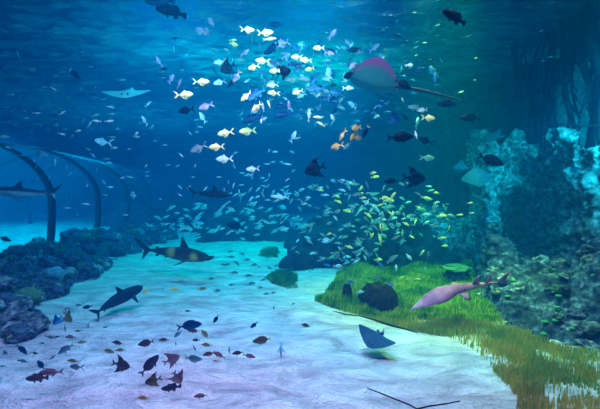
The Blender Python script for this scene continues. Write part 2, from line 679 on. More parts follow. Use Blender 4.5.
# ---- far bank and mounds
def mound(name, px0, px1, pyb, pyt, label, mat, seed, depth=3.0, curve=0.0, group=None, amp=0.25, nu=90, nv=40):
    a, b_ = ground(px0, pyb), ground(px1, pyb)
    d = (a.y + b_.y) / 2
    h = CAMZ - (pyt - HORIZON) * (d + depth * 0.4) / F
    P = np.zeros((nu, nv, 3))
    for i in range(nu):
        u = i / (nu - 1)
        hp = math.sin(PI * min(max(u, 0.0), 1)) ** 0.45
        for j in range(nv):
            v = j / (nv - 1)
            th = PI * v
            x = a.x + (b_.x - a.x) * u
            y = a.y + (b_.y - a.y) * u + depth * (1 - math.cos(th)) / 2 + curve * math.sin(PI * u)
            z = -0.25 + (h + 0.25) * hp * math.sin(th) ** 0.7
            P[i, j] = (x, y, z)
    P = displace(P, amp, 0.9, seed, 5, amp * 0.9, 1.1)
    o = link(name, grid_mesh(name, P, [mat]))
    return tag(o, label, 'rock', group)


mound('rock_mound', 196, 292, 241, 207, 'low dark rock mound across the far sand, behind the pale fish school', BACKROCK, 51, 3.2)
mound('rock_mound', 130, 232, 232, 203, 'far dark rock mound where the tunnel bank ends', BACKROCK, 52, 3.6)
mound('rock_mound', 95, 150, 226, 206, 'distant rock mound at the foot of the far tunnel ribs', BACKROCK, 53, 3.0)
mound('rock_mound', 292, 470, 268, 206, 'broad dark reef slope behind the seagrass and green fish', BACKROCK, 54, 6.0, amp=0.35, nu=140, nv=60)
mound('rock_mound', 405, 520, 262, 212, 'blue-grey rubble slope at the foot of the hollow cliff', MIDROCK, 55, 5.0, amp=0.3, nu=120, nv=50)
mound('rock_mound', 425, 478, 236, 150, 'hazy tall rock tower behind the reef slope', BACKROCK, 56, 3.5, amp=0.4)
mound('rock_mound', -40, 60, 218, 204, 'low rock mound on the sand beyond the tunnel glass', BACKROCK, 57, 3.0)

# ---- hollow cliff on the right
def cliff(name, pts, z0, z1, mat, label, seed, amp=0.25, lean=0.0, nu=220, nv=110, pit=0.2, ps=2.4, sc=1.2, hollow=None):
    P = np.zeros((nu, nv, 3))
    xs = np.interp(np.linspace(0, 1, nu), np.linspace(0, 1, len(pts)), [p[0] for p in pts])
    ys_ = np.interp(np.linspace(0, 1, nu), np.linspace(0, 1, len(pts)), [p[1] for p in pts])
    # smooth the plan curve
    for _ in range(12):
        xs[1:-1] = (xs[:-2] + xs[2:] + xs[1:-1] * 2) / 4
        ys_[1:-1] = (ys_[:-2] + ys_[2:] + ys_[1:-1] * 2) / 4
    v = np.linspace(0, 1, nv)
    for i in range(nu):
        P[i, :, 0] = xs[i]
        P[i, :, 1] = ys_[i] + lean * v
        zt = z1 if z1 > 0 else CAMZ + ys_[i] * 0.14 + 0.25 * math.sin(i * 0.09)
        P[i, :, 2] = z0 + (zt - z0) * v
        if hollow:
            P[i, :, 1] += hollow(i / (nu - 1), v)
    P = displace(P, amp, sc, seed, 5, pit, ps)
    o = link(name, grid_mesh(name, P, [mat]))
    return tag(o, label, 'rock')


def W(px, d):
    return ((px - 300) / F * d, d)


cliff('rock_cliff', [W(478, 15.5), W(484, 12.6), W(496, 11.6), W(512, 11.5), W(535, 11.5), W(556, 11.0), W(572, 10.3), W(584, 9.2), W(615, 8.2), W(680, 7.6)],
      -0.4, -1, PALEROCK, 'pale encrusted rock cliff with a rounded hollow, under the hanging roots', 71, amp=0.2, lean=0.7, pit=0.24, ps=4.2, sc=2.0, nu=380, nv=200,
      hollow=lambda u, v: 1.9 * math.exp(-((u - 0.43) / 0.13) ** 4) * np.clip((0.66 - v) / 0.22, 0, 1) ** 0.7)
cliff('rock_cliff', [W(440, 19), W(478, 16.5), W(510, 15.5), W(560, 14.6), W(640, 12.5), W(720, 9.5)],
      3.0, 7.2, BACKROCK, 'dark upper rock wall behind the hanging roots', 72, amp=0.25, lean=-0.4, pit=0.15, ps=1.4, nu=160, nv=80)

# ledge rim in front of the hollow
rim_px = [(486, 214, 11.6), (494, 228, 10.8), (506, 243, 10.2), (520, 256, 9.7), (531, 262, 9.4), (545, 257, 9.3), (560, 257, 9.1), (572, 261, 8.7), (590, 252, 8.2), (612, 240, 7.8), (640, 225, 7.4)]
rim = [at(*r) for r in rim_px]
foot_px = [(472, 262), (480, 285), (490, 305), (500, 317), (514, 327), (530, 336), (548, 342), (566, 345), (588, 346), (612, 347), (650, 350)]
foot = [ground(*f) for f in foot_px]
nu, nv = 260, 120
tt = np.linspace(0, 1, nu)
kk = np.linspace(0, 1, len(rim))
R3 = np.stack([np.interp(tt, kk, [p[i] for p in rim]) for i in range(3)], -1)
F3 = np.stack([np.interp(tt, kk, [p[i] for p in foot]) for i in range(3)], -1)
P = np.zeros((nu, nv, 3))
for j in range(nv):
    v = j / (nv - 1)
    if v < 0.75:
        w = v / 0.75
        P[:, j] = F3 + (R3 - F3) * w
        P[:, j, 2] = F3[:, 2] - 0.2 + (R3[:, 2] + 0.2) * (math.sin(w * PI / 2) ** 0.9)
    else:
        w = (v - 0.75) / 0.25
        P[:, j] = R3 + np.array([0.25, 1.1, 0]) * w
        P[:, j, 2] = R3[:, 2] - 1.3 * w ** 1.5
P = displace(P, 0.11, 2.2, 81, 5, 0.22, 4.6)
o = link('rock_ledge', grid_mesh('rock_ledge', P, [LEDGEROCK]))
tag(o, 'pitted blue-grey rock ledge with a curved rim, sloping down to the olive seagrass', 'rock')

for k in range(46):
    t = random.random(); v = random.uniform(0.05, 0.9)
    i = int(t * (nu - 1)); j = int(v * 0.75 * (nv - 1))
    p = Vector(P[i, j])
    boulder(p, random.uniform(0.10, 0.22), random.choice(('mid', 'mid', 'dark')), 'blue-grey knobbly rock lodged in the pitted ledge', 'rocks lodged in the pitted ledge', sq=0.8)
SPONGE = skin_mat('green_sponge', (0.06, 0.30, 0.12), (0.03, 0.18, 0.08))
mb = MB(); ball(mb, (0, 0, 0), 1, 8, 12, (1.2, 1.0, 0.55)); sponge_me = mb.mesh('sponge', [SPONGE])
for px, py in [(543, 336), (543, 323), (554, 322), (583, 328), (571, 331), (554, 309), (552, 271), (536, 290), (520, 286), (513, 282), (557, 299), (592, 279), (505, 297), (549, 266)]:
    best = snap(P, px, py)
    o = link('green_sponge', sponge_me)
    o.location = Vector(best) + Vector((0, -0.06, 0.05))
    o.scale = (0.05,) * 3
    tag(o, 'small round green sponge growing on the pitted rock ledge', 'sponge', 'green sponges on the pitted ledge')

# ---- hanging mangrove roots, upper right
ROOT = rock_mat('root_bark', [(0.3, (0.008, 0.01, 0.012)), (0.7, (0.03, 0.035, 0.035))], scale=6, bump=0.6)
PALEWALL = rock_mat('panel_rock', [(0.35, (0.15, 0.30, 0.30)), (0.65, (0.5, 0.75, 0.7))], scale=4, bump=0.5)
o = cliff('teal_rock', [W(552, 14.8), W(556, 14.4), W(566, 13.8), W(590, 13.2), W(650, 12.6)], 2.2, 6.6, PALEWALL, 'dim teal rock face between the thick hanging roots', 73, amp=0.1, nu=90, nv=70, pit=0.05)
# x px at top, x px at the bottom, y bottom, distance, radius
roots = [(561, 556, 128, 10.9, .07), (566, 572, 140, 10.7, .09), (574, 562, 150, 10.8, .07), (583, 589, 152, 10.3, .10), (590, 598, 160, 10.0, .11), (597, 580, 146, 10.2, .06),
         (553, 545, 150, 11.3, .05), (545, 549, 158, 11.5, .05), (536, 531, 150, 11.9, .05), (528, 534, 156, 12.0, .04), (520, 516, 146, 12.3, .04), (513, 517, 134, 12.5, .04),
         (606, 600, 150, 9.8, .09), (570, 578, 120, 10.9, .05), (541, 537, 138, 11.6, .035), (524, 527, 128, 12.2, .035)]
for k, (xa, xb, yb, d, r) in enumerate(roots):
    rr = random.Random(k)
    n_ = 14
    top = at(xa, 40, d + 0.3); top.z = 7.05
    bot = at(xb, yb, d)
    pts, rad = [], []
    for i in range(n_):
        t = i / (n_ - 1)
        q = top.lerp(bot, t)
        q.x += 0.10 * math.sin(t * 7 + k) + rr.uniform(-0.03, 0.03)
        q.y += 0.06 * math.cos(t * 6 + 2 * k)
        pts.append(q); rad.append(r * (1.25 - 0.75 * t))
    mb = MB(); tube(mb, pts, rad, 8)
    for bnum in range(2):
        i0 = rr.randint(3, 9)
        s0 = pts[i0]; dr = rr.choice((-1, 1))
        bp_ = [s0 + Vector((dr * 0.35 * q, rr.uniform(-.02, .02), -0.5 * q)) for q in (0, .3, .6, 1.0)]
        tube(mb, bp_, [r * .5, r * .4, r * .3, r * .12], 6)
    o = link('hanging_root', mb.mesh('hanging_root', [ROOT]))
    if d < 11.0:
        tag(o, 'thick dark root hanging in front of the dim teal rock face', 'root', 'thick roots before the teal face')
    else:
        tag(o, 'thin dark root hanging over the pale encrusted cliff', 'root', 'thin roots over the pale cliff')
mb = MB()
a, b_ = at(548, 122, 10.4), at(604, 125, 9.6)
tube(mb, [a.lerp(b_, t) + Vector((0, 0, -0.06 * math.sin(PI * t))) for t in np.linspace(0, 1, 10)], [0.022] * 10, 6)
tag(link('rope', mb.mesh('rope', [ROOT])), 'thin dark rope stretched level across the hanging roots', 'rope')

# unseen slab added to keep lamp light out of the upper right
SHADE_DARK = plain_mat('shade_slab_dark', (0.012, 0.02, 0.03), 0.9)
slab('shade_slab', (3.9, 5, 7.25), (22, 32, 7.6), SHADE_DARK)

# ================================================================== SEAGRASS
def grass_mat(name, stops, scale=1.3):
    m, nt, out = new_mat(name)
    L = nt.links.new
    geo = N(nt, 'ShaderNodeNewGeometry')
    no = N(nt, 'ShaderNodeTexNoise', Scale=scale, Detail=4.0, Roughness=0.7)
    L(geo.outputs['Position'], no.inputs['Vector'])
    ramp = N(nt, 'ShaderNodeValToRGB')
    el = ramp.color_ramp.elements
    while len(el) < len(stops): el.new(0.5)
    for e, (p, c) in zip(el, stops):
        e.position = p; e.color = c4(c)
    rnd = N(nt, 'ShaderNodeMath', operation='MULTIPLY_ADD')
    L(geo.outputs['Random Per Island'], rnd.inputs[0]); rnd.inputs[1].default_value = 0.3
    ofs = N(nt, 'ShaderNodeMath', operation='SUBTRACT'); L(no.outputs['Fac'], ofs.inputs[0]); ofs.inputs[1].default_value = 0.15
    L(ofs.outputs[0], rnd.inputs[2])
    L(rnd.outputs[0], ramp.inputs['Fac'])
    d = N(nt, 'ShaderNodeBsdfDiffuse'); t = N(nt, 'ShaderNodeBsdfTranslucent')
    L(ramp.outputs[0], d.inputs[0]); L(ramp.outputs[0], t.inputs[0])
    mx = N(nt, 'ShaderNodeMixShader', Fac=0.45)
    L(d.outputs[0], mx.inputs[1]); L(t.outputs[0], mx.inputs[2])
    L(mx.outputs[0], out.inputs['Surface'])
    return m


GREEN = grass_mat('green_seagrass', [(0.30, (0.02, 0.16, 0.02)), (0.5, (0.18, 0.45, 0.02)), (0.66, (0.75, 0.80, 0.03))])
OLIVE = grass_mat('olive_seagrass', [(0.32, (0.22, 0.40, 0.08)), (0.5, (0.55, 0.55, 0.06)), (0.66, (0.85, 0.58, 0.08))])


def inside(x, y, poly):
    r = np.zeros(x.shape, bool)
    j = len(poly) - 1
    for i in range(len(poly)):
        xi, yi = poly[i]; xj, yj = poly[j]
        c = ((yi > y) != (yj > y)) & (x < (xj - xi) * (y - yi) / (yj - yi + 1e-12) + xi)
        r ^= c
        j = i
    return r


def blades(name, poly_px, n, hmin, hmax, mat, label, kind='stuff', cat='seagrass', wid=0.012, seed=1, dens=None, lean=0.35, dome=False):
    r = np.random.default_rng(seed)
    W_ = [ground(*p) for p in poly_px]
    pl = [(p.x, p.y) for p in W_]
    x0, x1 = min(p[0] for p in pl), max(p[0] for p in pl)
    y0, y1 = min(p[1] for p in pl), max(p[1] for p in pl)
    xs, ys_ = [], []
    got = 0
    while got < n:
        x = r.uniform(x0, x1, n * 2); y = r.uniform(y0, y1, n * 2)
        k = inside(x, y, pl)
        # denser where the camera side is close so nearby sand is covered
        if dens is not None:
            k &= r.random(n * 2) < dens(x, y)
        xs.append(x[k]); ys_.append(y[k]); got += k.sum()
    x = np.concatenate(xs)[:n]; y = np.concatenate(ys_)[:n]
    z = sand_h(x, y)
    cl = 0.6 + 0.5 * (fbm(np.stack([x * 1.7, y * 1.7, 0 * x], -1), 3, 77) + 0.5)
    h = r.uniform(hmin, hmax, n) * np.clip(cl, 0.45, 1.3)
    if dome:
        cx, cy_ = x.mean(), y.mean()
        rr_ = np.hypot((x - cx) / (x.max() - x.min()), (y - cy_) / (y.max() - y.min())) * 2
        h *= np.clip(1.25 - 1.1 * rr_ ** 1.5, 0.12, 1) * r.uniform(0.5, 1, n)
    a = r.uniform(0, 2 * PI, n)
    la = r.normal(0.3, 1.1, n)
    ln = r.uniform(0.05, lean, n) * h
    wx, wy = np.cos(a) * wid / 2, np.sin(a) * wid / 2
    V = np.zeros((n, 5, 3))
    V[:, 0] = np.stack([x - wx, y - wy, z - 0.01], -1)
    V[:, 1] = np.stack([x + wx, y + wy, z - 0.01], -1)
    mx_, my_ = x + 0.35 * ln * np.cos(la), y + 0.35 * ln * np.sin(la)
    V[:, 2] = np.stack([mx_ + wx * .9, my_ + wy * .9, z + h * 0.6], -1)
    V[:, 3] = np.stack([mx_ - wx * .9, my_ - wy * .9, z + h * 0.6], -1)
    V[:, 4] = np.stack([x + ln * np.cos(la), y + ln * np.sin(la), z + h], -1)
    b = (np.arange(n) * 5)[:, None]
    T = np.concatenate([b + np.array([0, 1, 2]), b + np.array([0, 2, 3]), b + np.array([3, 2, 4])], 0)
    o = link(name, raw_mesh(name, V.reshape(-1, 3), T, [mat], False))
    return tag(o, label, cat, None, kind)


green_poly = [(314, 301), (330, 290), (338, 276), (345, 268), (400, 262), (470, 264), (482, 290), (492, 306), (500, 318), (470, 322), (450, 320), (420, 318), (400, 322), (380, 318), (350, 311)]
olive_poly = [(360, 314), (400, 321), (420, 317), (450, 318), (500, 317), (530, 337), (566, 346), (640, 350), (640, 425), (530, 425), (520, 400), (506, 384), (488, 366), (474, 350), (450, 336), (420, 331), (385, 322)]
blades('seagrass', green_poly, 60000, 0.10, 0.24, GREEN, 'bright green seagrass meadow under the pink guitarfish', wid=0.02, seed=2)
blades('seagrass', olive_poly, 11000, 0.07, 0.17, OLIVE, 'thin olive brown seagrass running down from the meadow to the lower corner', wid=0.015, seed=3, dens=lambda x, y: np.clip(0.15 + 1.1 * (fbm(np.stack([x * 2.2, y * 2.2, 0 * x], -1), 3, 5) + 0.35) + 0.25 * (y - 6), 0.06, 1))
brown_poly = [(516, 425), (517, 395), (526, 388), (540, 394), (548, 404), (552, 425)]
BROWN = grass_mat('brown_seagrass', [(0.3, (0.55, 0.38, 0.06)), (0.7, (0.9, 0.62, 0.12))])
blades('seagrass', brown_poly, 650, 0.04, 0.09, BROWN, 'golden brown seagrass clump at the bottom edge of the meadow', wid=0.012, seed=4)
blades('seagrass', [(555, 425), (560, 402), (585, 396), (620, 396), (620, 425)], 800, 0.03, 0.08, BROWN, 'golden brown seagrass clump in the bottom corner', wid=0.012, seed=14)
DKG = grass_mat('dark_seagrass', [(0.3, (0.02, 0.14, 0.07)), (0.7, (0.14, 0.42, 0.10))])
for poly, lab, nb in [([(264, 279), (270, 274), (285, 272), (297, 277), (298, 289), (288, 290), (272, 285)], 'dark green seagrass clump alone on the bright sand', 4500),
                      ([(257, 255), (262, 247), (276, 246), (281, 253), (270, 258)], 'teal green seagrass clump nearer the far rock mound', 2500),
                      ([(286, 262), (290, 246), (300, 240), (318, 246), (326, 262), (310, 272), (292, 270)], 'dark seagrass clump between the lone clump and the meadow', 4000)]:
    blades('seagrass_clump', poly, nb // 2, 0.10, 0.30, DKG, lab, wid=0.03, seed=nb, dome=True, lean=0.7)

# dark mat edge under the meadow border
MATE = plain_mat('dark_mat', (0.01, 0.02, 0.03), 0.8)
mb = MB()
pts = [ground(x, y, 0.01) for x, y in [(333, 311), (345, 314), (360, 316), (375, 320), (390, 325), (405, 329), (418, 333)]]
tube(mb, pts, [0.006, .014, .010, .014, .018, .014, .008], 6)
tag(link('mat_edge', mb.mesh('mat_edge', [MATE])), 'dark rounded mat edge along the border of the green seagrass', 'mat')
# cables on the sand
mb = MB()
tube(mb, [ground(x, y, 0.05) for x, y in [(367, 388), (380, 393), (395, 399), (410, 405), (417, 409)]], [0.006, .008, .008, .009, .009], 6)
tag(link('cable', mb.mesh('cable', [MATE])), 'thin dark cable slanting down over the sand below the stingray', 'cable')
mb = MB()
tube(mb, [ground(x, y, 0.05) for x, y in [(417, 409), (430, 406), (445, 404), (460, 401)]], [0.009, .009, .008, .006], 6)
tag(link('cable', mb.mesh('cable', [MATE])), 'thin dark cable rising towards the olive seagrass at the bottom edge', 'cable')

# dark barrel sponges standing in the meadow
BLK = rock_mat('black_sponge', [(0.3, (0.004, 0.005, 0.006)), (0.6, (0.03, 0.03, 0.025)), (0.75, (0.12, 0.09, 0.03))], scale=9, bump=0.8, bump_scale=30)


def fluted(name, px, py, d, w, h, label, flutes=13, seed=0, mat=BLK, ell=1.0):
    mb = MB()
    rings = []
    for i in range(16):
        t = i / 15
        ring = []
        for j in range(52):
            a = 2 * PI * j / 52
            r = w * (1.0 - 0.45 * t ** 2) * (1 + 0.10 * math.sin(flutes * a + seed) + 0.06 * noise.noise((math.cos(a) * 2, math.sin(a) * 2, t * 3 + seed)))
            ring.append((r * math.cos(a) * ell, r * math.sin(a), h * t + 0.05 * w * math.sin(5 * a + seed) * t))
        rings.append(ring)
    rings.append([(x * 0.6, y * 0.6, h * 0.97) for x, y, z in rings[-1]])
    loft(mb, rings)
    o = link(name, mb.mesh(name, [mat]))
    g = at(px, py, d); g.z = -0.02
    o.location = g
    return tag(o, label, 'sponge')


fluted('barrel_sponge', 378, 300, 8.3, 0.41, 0.44, 'wide black ribbed mound sponge standing in the seagrass before the guitarfish', 19, 1)
fluted('barrel_sponge', 347, 300, 8.5, 0.12, 0.40, 'narrow black column sponge beside the wide ribbed mound', 7, 2)
fluted('barrel_sponge', 457, 275, 10.4, 0.34, 0.40, 'dark ribbed rock stump behind the back of the guitarfish', 11, 3, mat=DARKROCK)
lobed_coral('coral_head', Vector((at(457, 270, 10.4).x, 10.4, 0.36)), 0.36, 'green', 'flat green coral cap on the dark stump behind the guitarfish', seed=40, tall=0.3)

# ================================================================== ANIMALS
COLS = {
    'cream': ((0.98, 0.80, 0.30), (1.0, 0.90, 0.45)), 'lilac': ((0.30, 0.26, 0.62), (0.55, 0.50, 0.80)), 'dark': ((0.0, 0.010, 0.022), (0.002, 0.035, 0.065)),
    'teal': ((0.05, 0.14, 0.18), (0.20, 0.42, 0.45)), 'silver': ((0.40, 0.52, 0.60), (0.80, 0.90, 0.92)), 'white': ((0.8, 0.9, 0.95), (1, 1, 1)),
    'cyan': ((0.20, 0.55, 0.70), (0.45, 0.85, 0.95)), 'maroon': ((0.055, 0.022, 0.035), (0.12, 0.06, 0.075)), 'pink': ((0.20, 0.09, 0.12), (0.36, 0.22, 0.25)),
    'brown': ((0.08, 0.05, 0.02), (0.20, 0.13, 0.06)), 'olive': ((0.14, 0.15, 0.04), (0.38, 0.38, 0.14)), 'lime': ((0.45, 0.75, 0.12), (0.85, 0.95, 0.35)),
    'gold': ((0.50, 0.22, 0.03), (0.75, 0.55, 0.25)), 'navy': ((0.001, 0.025, 0.09), (0.008, 0.08, 0.22)), 'purple': ((0.025, 0.012, 0.04), (0.07, 0.04, 0.10)),
    'grey': ((0.09, 0.14, 0.18), (0.24, 0.32, 0.36)), 'black': ((0.0, 0.002, 0.006), (0.001, 0.006, 0.012)), 'green': ((0.06, 0.34, 0.32), (0.18, 0.55, 0.48)),
    'blue': ((0.01, 0.10, 0.30), (0.05, 0.30, 0.60)), 'yellow': ((0.8, 0.6, 0.05), (0.95, 0.8, 0.2)),
}


def body_mat(col):
    bk, bl = COLS[col]
    return skin_mat(col + '_fish_skin', bk, bl)


EYE = plain_mat('fish_eye', (0.004, 0.004, 0.006), 0.2)

# top and bottom outline of each kind: (x, top, bottom, half width), x from the snout 0.5 back to the tail root
KINDS = {
    'trevally': dict(prof=[(.5, .005, -.005, .006), (.465, .06, -.05, .035), (.40, .115, -.09, .055), (.29, .165, -.145, .07), (.16, .185, -.165, .075), (.03, .165, -.15, .065), (-.08, .115, -.105, .045), (-.17, .055, -.05, .024), (-.235, .022, -.02, .012), (-.27, .02, -.018, .01)],
                     dorsal=[(.15, .17), (.03, .26), (.01, .20), (-.08, .14), (-.20, .045), (-.02, .11)], anal=[(.08, -.15), (-.02, -.25), (-.04, -.19), (-.10, -.12), (-.20, -.04), (-.02, -.10)], fork=.17, spread=.20),
    'oval': dict(prof=[(.5, .006, -.006, .006), (.45, .055, -.055, .03), (.35, .115, -.115, .055), (.2, .16, -.16, .07), (.02, .17, -.17, .07), (-.14, .13, -.13, .05), (-.25, .06, -.06, .03), (-.31, .026, -.026, .016), (-.35, .02, -.02, .012)],
                 dorsal=[(.26, .13), (.15, .20), (-.05, .205), (-.2, .15), (-.28, .05), (0, .14)], anal=[(.08, -.15), (0, -.20), (-.12, -.185), (-.22, -.12), (-.27, -.05), (0, -.13)], fork=.08, spread=.15),
    'snapper': dict(prof=[(.5, .0, -.012, .008), (.44, .05, -.05, .03), (.33, .115, -.09, .055), (.2, .15, -.115, .065), (.02, .14, -.115, .06), (-.14, .095, -.085, .045), (-.26, .05, -.045, .025), (-.32, .026, -.024, .015), (-.35, .024, -.022, .012)],
                    dorsal=[(.24, .12), (.18, .20), (.0, .185), (-.16, .15), (-.24, .06), (0, .11)], anal=[(-.02, -.10), (-.07, -.17), (-.16, -.13), (-.2, -.07)], fork=.09, spread=.15),
    'slim': dict(prof=[(.5, .003, -.003, .004), (.42, .045, -.04, .03), (.28, .08, -.07, .045), (.1, .095, -.085, .05), (-.1, .075, -.07, .035), (-.25, .035, -.035, .02), (-.36, .018, -.018, .01)],
                 dorsal=[(.2, .07), (.1, .14), (-.05, .11), (-.2, .045), (0, .06)], anal=[(0, -.07), (-.08, -.125), (-.2, -.045)], fork=.10, spread=.11),
    'batfish': dict(prof=[(.46, .005, -.005, .006), (.42, .08, -.07, .03), (.34, .17, -.15, .05), (.2, .26, -.24, .06), (.05, .28, -.26, .06), (-.1, .20, -.19, .045), (-.2, .09, -.09, .025), (-.27, .04, -.04, .015), (-.31, .03, -.03, .012)],
                    dorsal=[(.15, .24), (-.05, .40), (-.32, .50), (-.2, .32), (-.18, .12), (0, .22)], anal=[(.12, -.22), (-.05, -.36), (-.30, -.46), (-.2, -.28), (-.18, -.12), (0, -.2)], fork=.10, spread=.17),
    'grouper': dict(prof=[(.5, .0, -.03, .02), (.45, .06, -.08, .06), (.34, .12, -.13, .09), (.18, .16, -.16, .11), (.0, .16, -.15, .10), (-.15, .12, -.11, .07), (-.27, .08, -.07, .04), (-.34, .065, -.06, .025), (-.38, .06, -.055, .02)],
                    dorsal=[(.22, .14), (.15, .23), (-.02, .21), (-.16, .26), (-.26, .18), (-.27, .08), (0, .12)], anal=[(-.06, -.12), (-.14, -.24), (-.23, -.19), (-.24, -.08)], fork=.0, spread=.13),
}


def bendy(x, bend):
    return bend * (0.25 - x) ** 2 if x < 0.25 else 0.0


FISH = {}


def fish_mesh(kind, col, var, tailcol=None, detail=True):
    key = (kind, col, var, tailcol, detail)
    if key in FISH:
        return FISH[key]
    K = KINDS[kind]
    bend = (0.0, 0.35, -0.35)[var]
    mb = MB()
    n = 12 if detail else 8
    rings = []
    pr = K['prof']
    xs = [p[0] for p in pr][::-1]
    cols = [[p[k] for p in pr][::-1] for k in (1, 2, 3)]
    m_ = 15 if detail else 8
    for i in range(m_):
        t = i / (m_ - 1)
        x = pr[0][0] + (pr[-1][0] - pr[0][0]) * (t ** 1.15)
        top, bot, hw = (float(np.interp(x, xs, c)) for c in cols)
        cz, hz = (top + bot) / 2, (top - bot) / 2
        rings.append([(x, bendy(x, bend) + hw * math.sin(2 * PI * j / n), cz + hz * math.cos(2 * PI * j / n)) for j in range(n)])
    loft(mb, rings)
    bm_ = body_mat(col)
    th = 0.008

    def fin(pts):
        pillow(mb, [(x, bendy(x, bend), z) for x, z in pts], th)

    fin(K['dorsal']); fin(K['anal'])
    # pectoral and pelvic fins
    for s in ((-1, 1) if detail else (-1,)):
        pillow(mb, [(.2, s * .05, -.02), (.1, s * .12, -.02), (.0, s * .16, -.07), (.04, s * .11, -.1), (.17, s * .06, -.06)], th * .7, (0.3, s * 0.5, 0.8))
    if detail:
        bz = float(np.interp(.15, xs, cols[1]))
        pillow(mb, [(.18, 0, bz + .02), (.1, 0, bz - .09), (.06, 0, bz - .07), (.08, 0, bz + .02)], th)
    tail = MB()
    tgt = tail if tailcol else mb
    x0 = pr[-1][0]
    fk, sp = K['fork'], K['spread']
    hz = pr[-1][1]
    if fk < 0.03:
        outl = [(x0 + .02, hz), (x0 - .08, sp), (-.5, sp * .8), (-.51, 0), (-.5, -sp * .8), (x0 - .08, -sp), (x0 + .02, -hz)]
        pillow(tgt, [(x, bendy(x, bend), z) for x, z in outl], th)
    else:
        for s in (1, -1):
            outl = [(x0 + .03, 0), (x0 + .02, s * hz), (x0 - .07, s * sp * .7), (-.5 - .0, s * sp), (-.5 + fk * .55, s * sp * .45), (-.5 + fk, 0)]
            if s < 0: outl = outl[::-1]
            pillow(tgt, [(x, bendy(x, bend), z) for x, z in outl], th)
    mats = [bm_]
    me = mb.mesh(kind, mats)
    tme = tail.mesh('tail_fin', [body_mat(tailcol)]) if tailcol else None
    eye = None
    if detail:
        eb = MB()
        ex_ = pr[0][0] - .10
        hw = float(np.interp(ex_, xs, cols[2]))
        for s in (-1, 1):
            e1 = MB()
            ball(e1, (ex_, s * hw * .92, .03), .018, 5, 8)
            if eye is None: eye = []
            eye.append(e1.mesh('eye', [EYE]))
    FISH[key] = (me, tme, eye)
    return FISH[key]


def orient(heading, yaw=0.0, roll=0.0):
    """heading: direction of the snout in the picture plane (0 to the +x side, 90 up); yaw: turned towards (-) or away (+)"""
    h, y = math.radians(heading), math.radians(yaw)
    d = Vector((math.cos(h) * math.cos(y), math.sin(y), math.sin(h) * math.cos(y))).normalized()
    up = Vector((0, 0, 1))
    if abs(d.z) > 0.93:
        up = Vector((-math.copysign(1, math.cos(h) or 1), 0, 0.2))
    side = up.cross(d).normalized()
    up2 = d.cross(side).normalized()
    M = Matrix((d, side, up2)).transposed()
    if roll:
        M = M @ Matrix.Rotation(math.radians(roll), 3, 'X')
    return M.to_quaternion()


NAMES = {'trevally': 'trevally', 'oval': 'surgeonfish', 'snapper': 'snapper', 'slim': 'slender_fish', 'batfish': 'batfish', 'grouper': 'grouper'}


def put_fish(kind, col, px, py, length, heading, d, label, group=None, yaw=0, roll=0, tailcol=None, name=None, detail=True, cat='fish'):
    var = random.choice((0, 0, 1, 2))
    me, tme, eye = fish_mesh(kind, col, var, tailcol, detail)
    o = link(name or NAMES[kind], me)
    o.rotation_mode = 'QUATERNION'
    o.location = at(px, py, d)
    o.rotation_quaternion = orient(heading, yaw, roll)
    L_ = length * d / F / max(math.cos(math.radians(yaw)), 0.5)
    o.scale = (L_, L_, L_)
    tag(o, label, cat, group)
    if tme:
        tag(link('tail_fin', tme, o), tailcol + ' tail fin')
    if eye:
        for e in eye:
            link('eye', e, o)
    return o


# ---- sharks
def fin_outline(mb, pts, t, ax):
    pillow(mb, pts, t, ax)


